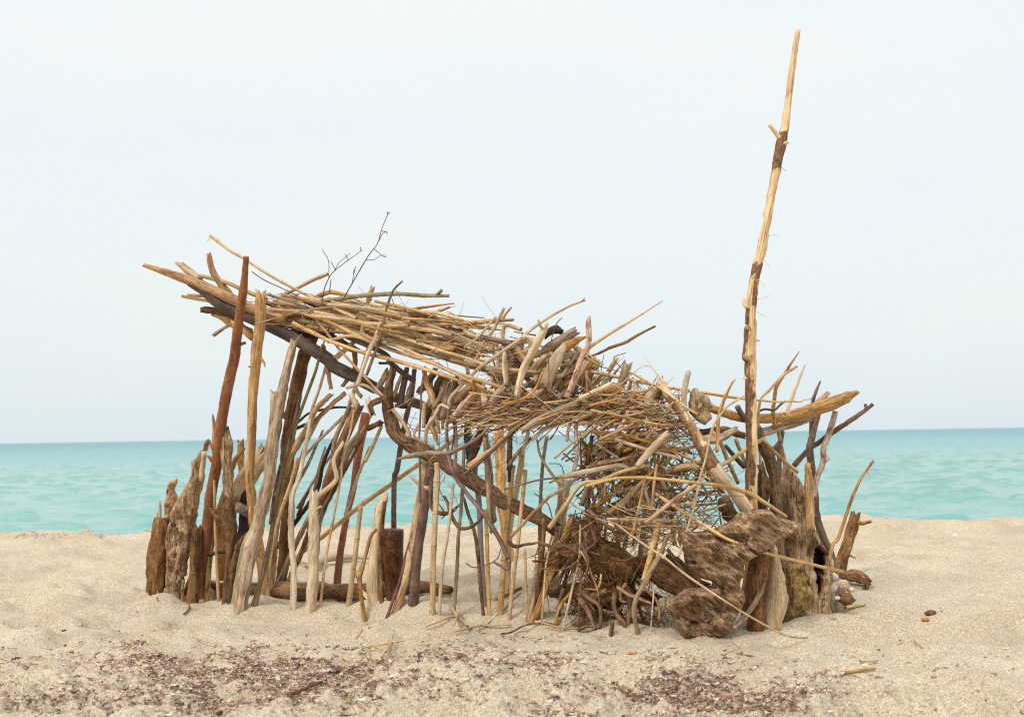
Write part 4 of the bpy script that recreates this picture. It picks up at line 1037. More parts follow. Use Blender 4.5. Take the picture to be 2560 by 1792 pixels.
sm, t, b = new_mat('beach_sand')
geo = t.nodes.new('ShaderNodeNewGeometry'); v = geo.outputs['Position']
big = noise(t, v, 1.7, 4, .55)
fin = noise(t, v, 230, 3, .7)
med = noise(t, v, 42, 4, .65)
base = rmp(t, big, [(.3, (.49, .41, .30)), (.7, (.60, .52, .39))])
sp1 = rmp(t, fin, [(.30, .50), (.70, 1.40), (.5, 1.0)])
base = mixc(t, 1.0, base, sp1, 'MULTIPLY')
sp2 = rmp(t, noise(t, v, 105, 3, .75), [(.34, .62), (.66, 1.30), (.5, 1.0)])
base = mixc(t, 1.0, base, sp2, 'MULTIPLY')
vor = t.nodes.new('ShaderNodeTexVoronoi'); vor.inputs['Scale'].default_value = 150
t.links.new(v, vor.inputs['Vector'])
dk = mth(t, 'MULTIPLY', rmp(t, vor.outputs['Distance'], [(.16, 1.0), (.30, 0.0)]), rmp(t, vor.outputs['Color'], [(.52, 0.0), (.6, 1.0)]))
base = mixc(t, mth(t, 'MULTIPLY', dk, .78), base, (.10, .085, .07))
vor2 = t.nodes.new('ShaderNodeTexVoronoi'); vor2.inputs['Scale'].default_value = 170
t.links.new(v, vor2.inputs['Vector'])
lt = mth(t, 'MULTIPLY', rmp(t, vor2.outputs['Distance'], [(.2, 1.0), (.32, 0.0)]), rmp(t, vor2.outputs['Color'], [(.68, 0.0), (.74, 1.0)]))
base = mixc(t, mth(t, 'MULTIPLY', lt, .5), base, (.80, .70, .56))
base = mixc(t, mth(t, 'MULTIPLY', rmp(t, med, [(.45, 0.0), (.75, 1.0)]), .25), base, (.34, .22, .13))
t.links.new(base, b.inputs['Base Color'])
b.inputs['Roughness'].default_value = .95; b.inputs['Specular IOR Level'].default_value = .1
bp = t.nodes.new('ShaderNodeBump'); bp.inputs['Distance'].default_value = .004; bp.inputs['Strength'].default_value = .9
t.links.new(mth(t, 'ADD', mth(t, 'MULTIPLY', med, 1.3), mth(t, 'MULTIPLY', fin, .7)), bp.inputs['Height']); t.links.new(bp.outputs[0], b.inputs['Normal'])
def axis(a, b_, s, ext, g=1.25):
    c = list(np.arange(a, b_, s)); st = s; p = c[-1]; q = c[0]; hi = []; lo = []
    while p < ext[1]: st *= g; p += st; hi.append(p)
    st = s
    while q > ext[0]: st *= g; q -= st; lo.append(q)
    return np.array(lo[::-1] + c + hi)
xs = axis(-4.3, 4.3, .013, (-400, 400)); ys = axis(3.0, 12.2, .013, (-60, 60))
def zf(X, Y):
    Z = np.zeros_like(X)
    H = hground(X, Y)
    far = np.maximum(np.abs(X) - 9, 0) + np.maximum(-Y, 0)
    return np.where(Y > 12.2, -.26 - .2 * (Y - 12.2), H) * 1.0
grid_mesh('sand', xs, ys, zf, sm, 'structure')

wm, t, b = new_mat('sea_water')
geo = t.nodes.new('ShaderNodeNewGeometry'); v = geo.outputs['Position']
sp_ = t.nodes.new('ShaderNodeSeparateXYZ'); t.links.new(v, sp_.inputs[0])
def mr(fac, a0, a1, b0, b1):
    n = t.nodes.new('ShaderNodeMapRange'); t.links.new(fac, n.inputs[0])
    for i, q in enumerate((a0, a1, b0, b1)): n.inputs[i + 1].default_value = q
    return n.outputs[0]
lg = mth(t, 'LOGARITHM', mth(t, 'MAXIMUM', sp_.outputs[1], 5.0), 10.0)
pt = noise(t, v, .035, 3, .5, (1, .3, 1))
near = rmp(t, pt, [(.35, (.18, .395, .375)), (.65, (.225, .445, .42))])
col = mixc(t, mr(lg, 1.5, 2.7, 0., 1.), near, (.17, .325, .375))
t.links.new(col, b.inputs['Base Color'])
t.links.new(mr(lg, 1.3, 2.5, .10, .55), b.inputs['Roughness']); b.inputs['IOR'].default_value = 1.33
n1 = noise(t, v, 5.5, 4, .6, (.5, 1.3, 1))
n2 = noise(t, v, 1.6, 3, .6, (.4, 1.3, 1))
bp = t.nodes.new('ShaderNodeBump'); bp.inputs['Distance'].default_value = .045; bp.inputs['Strength'].default_value = .6
t.links.new(mth(t, 'ADD', n1, mth(t, 'MULTIPLY', n2, 2.0)), bp.inputs['Height']); t.links.new(bp.outputs[0], b.inputs['Normal'])
SEA = -.55
def sz(X, Y):
    k = np.clip(1 - np.hypot(X, Y) / 300, 0, 1)
    a = .03 * fbm(X * .35, Y * .9, 2) + .025 * fbm(X * 1.3 + 7, Y * 3.4, 2) + .016 * fbm(X * 4, Y * 9, 2)
    a = a + .26 * np.clip(vnoise(X * .9 + 31, Y * 3.4) * vnoise(X * 2.0 + 3, Y * 7 + 8) - .38, 0, 1)
    return SEA + a * k
yy = 11.5 * np.exp(np.linspace(0, math.log(20000 / 11.5), 1500))
grid_mesh('sea', np.linspace(-1.3, 1.3, 700), yy, sz, wm, 'structure', warp=lambda X, Y: (X * (Y + 8), Y))
def SS(s, a, b, w=.012):
    return max(0., min(1., (s - a + w) / (2 * w))) * max(0., min(1., (b + w - s) / (2 * w)))
PM = {  # bark left on the peeled timbers: (from, to) along the piece and the side it clings to
    'tallest': lambda s, th: max(1.1 * SS(s, .78, .838), .95 * SS(s, .615, .638), (.43 + .40 * math.cos(th - .15) + .12 * math.sin(s * 60)) if s < .575 else 0., .6 if .575 < s < .61 and math.cos(th - 3.0) > .5 else 0.),
    'stout': lambda s, th: ((.33 + .5 * math.cos(th - 2.8)) if .08 < s < .48 else (.85 if .48 <= s < .60 else 0.))}
def run_table():
    group, cur, br = None, None, []
    def flush():
        nonlocal cur, br
        if cur:
            nm, sty, w_, d_, path, label = cur
            kn = 0
            if ':k' in nm: nm, k_ = nm.split(':k'); kn = int(k_)
            mk = None
            if sty in 'PQ': mk = PM['tallest'] if label.startswith('tallest') else PM['stout']
            en = None
            if label.startswith('dark glossy') or label.startswith('smooth brown log'): en = ('flat', 'flat')
            make(nm, sty, w_, d_, path, label, group, None, br, mk, en, None, kn)
        cur, br = None, []
    for ln in TABLE.strip().splitlines():
        ln = ln.strip()
        if not ln: continue
        if ln[0] == '@': flush(); group = ln[1:]
        elif ln[0] == '+': a, b_ = ln[1:].split('|'); br.append((a, b_))
        else: flush(); cur = ln.split('|')
    flush()
run_table()

# ---- broad slabs and planks with their own outlines
slab('driftwood_plank', 'o', 'C330,1440 C350,1100 C340,850 C370,560 C400,430 C440,350 C520,200 C600,80 C650,-60 C640,-160 C700,-220 C770,-330 C800,-410 C830,-425 C852,-395 C825,-310 C800,-250 C790,-100 C782,60 C770,130 C730,230 C705,400 C680,600 C640,700 C622,850 C595,1000 C575,1140 C545,1150 C545,1420 C490,1440 C400,1450',
     G(*px('C450,1410')[0]).y, .10, 'tall worm-eaten plank full of holes leaning against the red-brown pole', rim=.03, relief=.020, rs=16, res=.009,
     holes=[('C450,560', 5, 7, .04), ('C500,640', 4, 10, .03), ('C560,700', 3, 12, .03), ('C530,480', 6, 4, .03), ('C430,1060', 5, 9, .02), ('C480,900', 4, 7, .02)], group='posts at the seaward corner with the red pole')
slab('driftwood_stick', 'o', 'C325,470 C330,300 C352,250 C348,180 C362,80 C395,45 C430,62 C480,15 C468,80 C448,150 C475,230 C462,310 C410,430 C390,900 C330,900',
     G(*px('C400,1400')[0]).y + .12, .06, 'twisted rotten snag behind the smooth brown stump', rim=.02, relief=.015, rs=22, res=.007, holes=[('C372,185', 5, 6, .03)], group='posts at the seaward corner with the red pole')
YS = G(*px('L450,1165')[0]).y
slab('driftwood_slab', 'w', 'L210,150 L260,125 L420,145 L560,110 L700,40 L800,-40 L930,-75 L1075,-75 L1110,-15 L1200,10 L1300,50 L1338,95 L1310,135 L1180,215 L1000,340 L840,440 L835,560 L800,660 L850,730 L840,820 L740,1010 L700,1110 L620,1160 L560,1150 L480,1170 L350,1190 L260,1185 L220,1090 L160,960 L95,880 L85,810 L130,780 L200,775 L291,705 L400,692 L500,682 L548,658 L525,618 L440,590 L350,525 L285,460 L250,340 L210,250',
     YS + .05, .13, 'huge dark root slab with a wing-like top and clawed foot, beside the hollow trunk', rim=.018, relief=.024, rs=16, res=.0075,
     holes=[('L340,440', 10, 7, .03, .0), ('L350,1060', 22, 14, .05, .0), ('L400,930', 52, 30, .05, .0), ('L430,400', 48, 16, .035, .0), ('L620,680', 8, 30, .03, .0), ('L650,190', 50, 10, .03, .0)], cat='driftwood slab',
     grainrot=.9, lean=-.12, group="timbers at the tall pole's end")
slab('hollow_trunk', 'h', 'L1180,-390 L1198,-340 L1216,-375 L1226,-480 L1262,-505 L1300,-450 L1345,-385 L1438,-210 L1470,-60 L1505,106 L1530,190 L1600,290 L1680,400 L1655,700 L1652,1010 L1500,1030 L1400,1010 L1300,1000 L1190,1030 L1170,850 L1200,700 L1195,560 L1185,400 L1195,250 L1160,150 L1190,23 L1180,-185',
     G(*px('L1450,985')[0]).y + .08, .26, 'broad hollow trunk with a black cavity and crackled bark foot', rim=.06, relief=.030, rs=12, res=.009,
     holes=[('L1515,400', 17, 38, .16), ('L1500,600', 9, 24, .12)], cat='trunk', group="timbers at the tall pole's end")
M['c'] = wood('crackled_bark', (.16, .085, .035), (.40, .26, .12), (.60, .43, .22), .6, 90, 12, 1.0, .008, patchcol=(.12, .07, .035), patchamt=.0)
slab('bark_plate', 'c', 'L1200,430 L1290,440 L1400,440 L1440,540 L1500,640 L1525,760 L1480,830 L1430,960 L1330,985 L1215,985 L1225,850 L1195,700',
     G(*px('L1450,985')[0]).y - .05, .05, 'crackled ochre bark plate on the hollow trunk', rim=.03, relief=.020, rs=24, res=.009, cat='bark', group="timbers at the tall pole's end")
slab('driftwood_wedge', 'p', 'L1095,240 L1130,260 L1180,400 L1230,600 L1268,800 L1240,900 L1190,1090 L1110,1100 L1030,1100 L1020,900 L1040,700 L1045,500',
     G(*px('L1120,1065')[0]).y + .02, .12, 'pale smooth wedge of driftwood between the root slab and the hollow trunk', rim=.05, relief=.014, rs=8, res=.009, cat='driftwood wedge', group="timbers at the tall pole's end")
slab('driftwood_block', 'g', 'J150,780 J200,775 J220,840 J320,870 J340,950 J370,1130 J330,1170 J290,1210 J200,1180 J110,1060 J95,950 J110,850',
     YF(1750) + .12, .09, 'grey-brown chunky block of wood perched beside the white peeled stick', rim=.022, relief=.016, rs=22, res=.007, cat='driftwood block', group="timbers at the tall pole's end")
slab('driftwood_slab', 'b', 'K440,680 K480,640 K560,640 K620,760 K700,900 K600,960 K480,900 K450,800', YF(1810) + .35, .10, 'dark rounded slab tucked behind the peeled leaning log', rim=.04, relief=.02, rs=12, res=.01, cat='driftwood slab', group="timbers at the tall pole's end")

# ---- lumps, shells, leaves on the sand
lump('shell_heap', 'W', *px('L1700,600')[0], 20, 20, 'bright white crumpled shell lump tucked behind the hollow trunk', 'shell', depth=YF(2085) + .25)
lump('driftwood_lump', 'p', *px('L1770,700')[0], 40, 32, 'cream knuckled root lump beside the bright white shell', 'driftwood lump', depth=YF(2085) + .22, rough=.6)
lump('driftwood_lump', 'f', *px('L1830,820')[0], 34, 26, 'brown-black lump of root near the orange splinter', 'driftwood lump', depth=YF(2110) + .12, rough=.5)
lump('driftwood_lump', 'W', *px('L1690,700')[0], 24, 22, 'small chalky root lump pressed against the hollow trunk below the shell', 'driftwood lump', depth=YF(2085) + .2, rough=.6)
lump('pale_stone', 'W', *px('L1735,790')[0], 14, 9, 'little white shell in front of the cream root lump', 'shell', depth=YF(2085) + .1, rough=.4)
lump('driftwood_lump', 'p', *px('L1870,720')[0], 18, 14, 'small cream lump at the edge of the knuckled roots', 'driftwood lump', depth=YF(2110) + .2, rough=.6)
lump('dark_leaf', 'b', *px('T1460,485')[0], 30, 12, 'crumpled dark brown leaf lying on open sand', 'leaf', rough=.7, flat=.6)
lump('orange_pebble', 'O', *px('T1410,540')[0], 20, 9, 'orange-pink pebble just in front of the dark leaf', 'pebble', rough=.2)
lump('orange_leaf', 'O', *px('Q1085,265')[0], 24, 6, 'bright orange leaf lying in front of the root mass', 'leaf', rough=.5, flat=.4)
lump('white_pebble', 'W', *px('T268,1150')[0], 9, 8, 'tiny white pebble at the edge of the weed', 'pebble', rough=.1)
lump('pale_pebble', 'S', *px('T215,1140')[0], 20, 10, 'flat pinkish pebble beside the tiny white one', 'pebble', rough=.1)
lump('dark_pebble', 'k', *px('N280,1000')[0], 24, 18, 'black lump of charcoal in the weed at the picture corner', 'charcoal', rough=.5)
lump('brown_leaf', 'b', *px('O1850,560')[0], 24, 14, 'curled dark brown leaf in front of the straw heap', 'leaf', rough=.7)
lump('pale_pebble', 'W', *px('N860,935')[0], 13, 9, 'small white shell in the weed near the charcoal', 'shell', rough=.3)
lump('pale_pebble', 'W', 2388, 1341, 14, 8, 'distant white shell near the water line', 'shell', rough=.2)

# ---- the uprooted root mass
rr = random.Random(5)
root = bpy.data.objects.new('uprooted_root', None); COL.objects.link(root)
gp = G(*px('I1300,1290')[0]); root.location = (gp.x, gp.y + .15, 0)
root['label'] = 'reddish-brown uprooted tree root with tangled hairy roots, sprawling beside the root slab'
root['category'] = 'tree root'
def rootpart(name, sty, w_, d_, path, sd_, **k):
    _seed[0] += 1
    mb = MB(); pts = path3d(px(path), d_.split(','))
    stick_mb(mb, pts, [float(x) for x in w_.split(',')], sty, _seed[0] * 1.37, **k)
    return mb.build(name, M[sty], parent=root)
rootpart('trunk', 'f', '36,50,56,54,52,58,62,58,44,30', '.25,.10', 'I1080,330 I1200,440 I1330,560 I1450,620 I1600,600 I1720,640 I1850,720 I1980,800 I2110,880 I2240,900', 1, rough=.22)
rootpart('trunk_arm', 'f', '30,34,34,26', '.20,.15', 'I1400,720 I1250,780 I1120,880 I1010,1000', 1, rough=.25)
rootpart('trunk_arm', 'b', '22,40,44,40,34', '.45,.35', 'I560,870 I700,860 I900,880 I1200,900 I1700,960', 1, rough=.2)
rootpart('root', 'f', '18,20,16,12', '.05,.0', 'I1010,-60 I1000,60 I1000,150 I1060,300', 1)
rootpart('root', 'f', '11,10,9,8,6', '-.02,-.02', 'H960,1080 H1080,1170 H1200,1270 I1260,170 I1300,300', 1)
rootpart('root', 'f', '10,10,8,5', '.0,.0', 'I940,200 I940,360 I1000,420 I1100,440', 1)
rootpart('root', 'f', '9,9,8,5', '.0,.0', 'I60,300 I130,345 I250,320 I420,300', 1)
rootpart('root', 'f', '10,9,7,4', '.0,.0', 'I420,310 I560,350 I700,340 I850,420', 1)
rootpart('root', 'f', '13,11,9,7', '.0,-.02', 'I870,950 I960,1080 I1010,1200 I1050,1290', 1)
rootpart('root', 'f', '12,11,10,8', '.0,-.02', 'I920,900 I1080,1010 I1110,1120 I1100,1280', 1)
rootpart('root', 'f', '14,12,11,12,9', '.02,-.02', 'I1270,880 I1260,1010 I1290,1130 I1370,1220 I1400,1300', 1)
rootpart('root', 'f', '14,12,11', '.05,.0', 'I1430,900 I1440,1080 I1420,1300', 1)
rootpart('root', 't', '9,9,6', '-.03,-.05', 'I1310,820 I1430,900 I1520,930 I1690,1000', 1)
rootpart('root', 't', '8,7,5', '-.03,-.05', 'I1650,850 I1740,950 I1785,1060 I1780,1190', 1)
rootpart('root', 'f', '8,7,5', '.0,.0', 'I860,1310 I960,1260 I1060,1290 I940,1350', 1)
rootpart('root', 'f', '13,10', 'g,.0', 'I1235,1340 I1245,1240', 1)
rootpart('root', 'f', '9,7,5', '.0,.0', 'I1240,490 I1400,510 I1520,470 I1620,520', 1)
rootpart('root', 'f', '10,8,4', '.0,.0', 'I870,600 I890,800 I870,960 I860,1280', 1)
rootpart('root_crown', 'f', '26,46,56,44,30', '.12,.10', 'I700,420 I880,360 I1010,360 I1090,470 I1180,600', 1, rough=.3)
rootpart('root_crown', 'f', '20,34,40,34', '.15,.12', 'I840,60 I930,160 I1020,260 I1060,380', 1, rough=.3)
rootpart('root_crown', 'b', '30,44,44,36', '.3,.25', 'I760,930 I900,960 I1080,950 I1250,980', 1, rough=.3)
rootpart('root_crown', 'f', '40,74,78,60', '.14,.12', 'I880,170 I960,300 I1060,430 I1180,520', 1, rough=.42)
rootpart('root_crown', 'f', '50,74,76,56', '.16,.12', 'I1080,430 I1230,500 I1350,560 I1450,640', 1, rough=.35)
rootpart('root_crown', 'b', '34,52,56,40', '.16,.12', 'I860,860 I1000,900 I1160,880 I1300,840', 1, rough=.4)
rootpart('root_crown', 'f', '24,40,44,34,22', '.22,.2', 'I1900,560 L150,420 L260,520 L360,640 L470,680', 1, rough=.4)
rootpart('root', 'b', '10,9,7', '.15,.12', 'L120,330 L230,480 L330,620', 1)
rootpart('root', 't', '8,7,5', '.12,.12', 'L420,560 L400,650 L330,720', 1)
rootpart('root_crown', 'f', '20,36,40,26', '.05,.05', 'I600,330 I700,380 I800,370 I900,330', 1, rough=.4)
r2_ = random.Random(91)
for k in range(60):
    z_ = r2_.choice(((1020, 330, 200, 130), (1150, 700, 170, 110), (900, 820, 200, 80), (1350, 900, 200, 80), (760, 420, 130, 80), (1050, 1150, 230, 60)))
    a0, b0 = z_[0] + r2_.gauss(0, z_[2] / 2), z_[1] + r2_.gauss(0, z_[3] / 2)
    dx_, dy_ = r2_.gauss(0, 60), r2_.uniform(20, 120)
    pth = []
    for q in range(5):
        if b0 > 1300: break
        pth.append('I%d,%d' % (a0, b0)); a0 += dx_; b0 += dy_
        dx_ += r2_.gauss(0, 55); dy_ += r2_.gauss(0, 45)
    if len(pth) < 3: continue
    w0_ = r2_.uniform(5, 15); d0_ = r2_.uniform(-.04, .3)
    rootpart('root', r2_.choice('fffbt'), '%.1f,%.1f,%.1f' % (w0_, w0_ * .8, w0_ * .4), '%.2f,%.2f' % (d0_, d0_), ' '.join(pth), 1)
# hair roots: uncountable, one part
mb = MB()
def hair(p, dirv, ln, r, jit, n=9, sides=3):
    pts = [p.copy()]; d_ = dirv.normalized()
    for k in range(n):
        d_ = (d_ + Vector((rr.gauss(0, jit), rr.gauss(0, jit), rr.gauss(0, jit)))).normalized()
        pts.append(pts[-1] + d_ * ln / n)
    mb.tube(pts, [r * (1 - .6 * i / n) for i in range(n + 1)], sides, 0., ('flat', 'flat'), rr.random() * 9)
HR = [('I1000,200', 110, 90, 170, .25), ('I1150,520', 110, 45, 260, .22), ('I950,350', 90, 70, 200, .25), ('I900,120', 60, 60, 60, .3), ('I1250,640', 80, 40, 120, .15),
      ('I700,380', 70, 40, 90, .2), ('I1300,1000', 150, 60, 190, .2), ('I1050,1050', 80, 60, 110, .2), ('I1200,1260', 110, 25, 150, .12), ('I1750,1100', 70, 50, 70, .14), ('I1600,640', 110, 40, 80, .12), ('I1850,750', 80, 35, 60, .1)]
for c, du, dv, n, ln in HR:
    (cu, cv), = px(c)
    for _ in range(int(n * .55)):
        u, v = cu + rr.gauss(0, du / 2.2), cv + rr.gauss(0, dv / 2.2)
        p = P(u, v, YF(u) + rr.uniform(-.02, .32))
        if p.z < -.02: continue
        hair(p, Vector((rr.gauss(0, .7), rr.gauss(0, .4), rr.gauss(-.9, .5))), ln * rr.uniform(.4, 1.2), rr.choice((.0010, .0013, .0022, .0035)), .24)
ob = mb.build('hair_roots', M['f'], parent=root); ob['kind'] = 'stuff'

# ---- fillers: separate sticks of the heaps the table does not name one by one
def inpoly(u, v, po):
    c = False
    for i in range(len(po)):
        (x1, y1), (x2, y2) = po[i], po[(i + 1) % len(po)]
        if (y1 > v) != (y2 > v) and u < (x2 - x1) * (v - y1) / (y2 - y1) + x1: c = not c
    return c
LM = [('A500,750', 'pointed split log'), ('A1200,900', 'stout brown stub'), ('A1450,1100', 'tan split plank top'), ('A1750,1000', 'slender rising cane'), ('D100,1130', 'bowed top stick'), ('D600,1100', 'greenish top branch'),
      ('D1100,1120', "greenish branch's end"), ('D1500,1250', 'thin knotty stick'), ('D1800,1400', 'forked ridge stick'), ('D700,1400', 'square-ended bright cane'), ('D250,1450', 'root of the tall twig'), ('D1300,1500', 'split broad cane end'),
      ('E650,100', 'curved dark stem'), ('E1200,100', 'ragged tan slab'), ('E350,200', 'lower end of the dark beam'), ('E860,280', 'lowest long cane'), ('E1500,300', 'weathered grey pole'), ('E1850,100', 'purple bark roll'),
      ('E950,560', 'dark hanging stick'), ('E1250,600', 'knobbly hanging stick'), ('E1420,750', 'yellow lichen stick'), ('E1650,650', 'broad tan log end'), ('E1890,740', 'pale plank chip'), ('E2080,680', 'grey slab chip'), ('E1700,1000', 'blue plastic strip'),
      ('E2000,930', 'outer end of the shelf'), ('E2180,1060', 'underside of the shelf'), ('G200,900', 'slingshot branch'), ('G560,820', 'blotched grey log'), ('G560,430', 'black bark roll'), ('G800,520', 'crusty bark chunk'), ('G860,800', 'pinkish jointed root'),
      ('G1050,1100', 'bleached short log'), ('G1300,950', 'grey log butt'), ('G1550,1080', 'pinkish white stick'), ('G1750,1150', 'dark spotted stump'), ('G500,1380', 'hollow grey log'), ('G150,1250', 'curved tan stick'), ('G950,1350', 'long straight straw'),
      ('G1350,1350', 'bleached crooked stick'), ('J60,1150', 'barky leaning log'), ('J230,1000', 'chunky grey block'), ('H650,200', 'rough stick under the hollow log'), ('H830,400', 'grey spotted stick'), ('H1100,450', 'slanting grey trunk'),
      ('H1400,420', 'thick dark stub'), ('H1700,350', 'bleached thick stick'), ('H1950,600', 'brown stick under the barky log'), ('H1100,640', 'level smooth stick'), ('H900,850', 'elbow cane'), ('H1450,850', 'slanting grey-brown stick'), ('H1650,950', 'pair of upright canes'),
      ('H1950,1000', 'pinkish tan stick'), ('H1200,1080', 'dark stick with pale end'), ('H1500,1250', 'long level cane'), ('K150,600', 'arching smooth stem'), ('K300,150', 'middle of the barky log'), ('K100,900', 'wing of the root slab'), ('I600,300', 'grey board post'),
      ('I1000,300', 'root mass'), ('I1650,400', 'thick cut cane'), ('I1850,350', 'crooked grey stick'), ('C1500,800', 'weathered grey pole'), ('C1700,400', 'olive green stem'), ('C1800,900', 'slim pale pole'), ('C2050,600', 'pale forked trunk'), ('B1900,1300', 'thick brown log'),
      ('B2150,1000', 'straight tan stick'), ('E200,1400', 'dark brown leaning pole'), ('E480,1200', 'straight reddish pole'), ('F250,500', 'foot of the reddish pole'), ('F0,900', 'slanting yellow cane')]
LM = [(px(a_)[0], b_) for a_, b_ in LM]
CN = {'r': 'golden', 't': 'tan', 'p': 'bleached', 'g': 'grey', 'b': 'brown', 'd': 'slate-dark', 'k': 'blackened', 'x': 'whitish', 'u': 'purplish', 'e': 'greenish', 'Y': 'yellowish'}
USED = {}
def autolabel(noun, sty, wpx, L, u, v, ang, place):
    (lu, lv), ph = min(LM, key=lambda q: math.hypot(q[0][0] - u, q[0][1] - v))
    du, dv = u - lu, v - lv
    if abs(dv) > abs(du): rel = ('just above' if dv < 0 else 'just below') if abs(dv) < 28 else ('above' if dv < 0 else 'below')
    else: rel = ('just left of' if du < 0 else 'just right of') if abs(du) < 28 else ('left of' if du < 0 else 'right of')
    th = 'thin' if wpx < 7 else 'thick' if wpx > 12 else ''
    ln = 'short' if L < 75 else 'long' if L > 190 else ''
    a_ = ang % 180
    tl = 'upright' if 75 < a_ < 105 else 'level' if a_ < 10 or a_ > 170 else 'rising' if a_ < 75 else 'falling'
    for extra in ('', tl, tl + ' second', tl + ' third', tl + ' fourth', tl + ' fifth', tl + ' sixth'):
        lab = ' '.join(x for x in (extra.split()[-1] if len(extra.split()) > 1 else '', ln, th, tl if extra else '', CN.get(sty, 'brown'), noun, rel, 'the', ph, place) if x)
        if len(lab.split()) > 16: lab = lab.replace(' ' + place, '')
        if lab not in USED and len(lab.split()) <= 16: break
    USED[lab] = 1
    return lab
def fill(n, name, stys, poly, ang, dang, ln, wd, dr, noun, place, group, cat, curve=.08, seed=1, ends=None):
    rn = random.Random(seed); po = px(poly)
    us, vs = [a for a, b in po], [b for a, b in po]
    k = 0; tries = 0
    while k < n and tries < n * 60:
        tries += 1
        u, v = rn.uniform(min(us), max(us)), rn.uniform(min(vs), max(vs))
        ad = rn.gauss(ang, dang); a = R(ad); L = rn.uniform(*ln)
        e1 = (u - math.cos(a) * L / 2, v + math.sin(a) * L / 2); e2 = (u + math.cos(a) * L / 2, v - math.sin(a) * L / 2)
        if not (inpoly(*e1, po) and inpoly(*e2, po) and inpoly(u, v, po)): continue
        k += 1; _seed[0] += 1
        d0 = rn.uniform(*dr); d1 = d0 + rn.gauss(0, .05)
        c = rn.gauss(0, curve) * L
        mid = (u + math.sin(a) * c, v + math.cos(a) * c)
        pts = [P(e1[0], e1[1], YF(u) + d0), P(mid[0], mid[1], YF(u) + (d0 + d1) / 2), P(e2[0], e2[1], YF(u) + d1)]
        s = rn.choice(stys); w0 = rn.uniform(*wd)
        b = MB(); stick_mb(b, pts, [w0, w0 * rn.uniform(.8, 1), w0 * rn.uniform(.55, .95)], s, _seed[0] * 1.37, ends=ends)
        o = b.build(name, M[s]); o['label'] = autolabel(noun, s, w0, L, u, v, ad, place); o['category'] = cat; o['group'] = group; o['kind'] = 'thing'
ROOF = 'A1350,900 D-200,1080 D400,1120 D900,1190 D1500,1330 D2100,1400 D2250,1600 E2250,520 E1500,330 E800,60 E100,-60 A1900,1350 A1350,1150'
fill(64, 'roof_cane', 'rrrrrtrtpe', ROOF, -13, 7, (150, 330), (6, 11), (-.06, .50), 'cane', 'in the roof bundle', 'packed canes in the roof bundle', 'cane', .02, 3)
fill(26, 'roof_stick', 'tgbdtgk', ROOF, -14, 12, (90, 220), (9, 17), (.05, .6), 'stick', 'inside the roof bundle', 'weathered sticks inside the roof bundle', 'stick', .05, 4)
HANG = 'E1050,330 E1500,420 E2296,640 G250,750 G250,1200 E2296,880 E1650,900 E1500,1000 E1300,900 E1120,640'
fill(34, 'hanging_stick', 'ggttpbgtx', HANG, 68, 16, (40, 95), (8, 18), (.0, .45), 'peg', 'hanging under the roof', 'stubby sticks hanging under the roof', 'stick', .03, 5)
HEAP = 'G0,560 G200,430 G560,480 G900,560 G1100,780 G1400,860 G1780,1040 J80,900 J100,1150 G1750,1330 G1000,1250 G300,1180 G0,1150 E2000,900 E1900,300 E1850,60'
fill(76, 'heap_stick', 'ggppptxtxbg', HEAP, 52, 34, (35, 105), (9, 22), (-.02, .5), 'stick', 'in the heap', 'jumbled sticks in the roof heap', 'stick', .05, 6)
SHELF = 'E1640,870 G0,1130 G600,1200 G1200,1120 G1700,1200 J60,1250 J40,1380 G1600,1400 G800,1420 G200,1480 E1750,1040'
fill(52, 'shelf_cane', 'rrttpg', SHELF, 8, 9, (70, 210), (4, 8), (-.06, .3), 'stalk', 'in the shelf', 'level stalks of the brushwood shelf', 'stalk', .04, 7)
BACK = 'H860,150 H1950,150 K150,150 K520,400 K560,760 H1900,1180 H1000,1180 H880,1000'
fill(92, 'thicket_stick', 'bttgutgbpr', BACK, 62, 46, (60, 190), (5, 12), (-.02, .75), 'stick', 'in the thicket', 'woven sticks of the thicket', 'stick', .06, 8)
fill(62, 'slope_stick', 'ttpgrtpx', 'G850,1080 G1450,960 G1780,1060 J140,1180 J150,1400 H1900,560 H1300,420 H860,200 G700,1400', 24, 38, (70, 230), (4, 10), (-.14, .25), 'stick', 'on the sloping wall', 'sticks on the sloping inland wall', 'stick', .02, 12)
fill(16, 'back_post', 'gtbgr', 'H900,1500 H900,200 K-50,100 K-50,900 I1950,500 I900,600', 84, 8, (140, 260), (7, 15), (.7, 1.15), 'post', 'in the rear wall', 'upright posts of the rear wall', 'post', .03, 9)
fill(12, 'gable_stick', 'pgtbr', 'C1250,300 B1900,500 E0,600 E700,900 F300,1000 C1500,1300', 62, 9, (110, 260), (5, 11), (.3, .8), 'stick', 'in the fan', 'slanting sticks of the fan', 'stick', .04, 10)

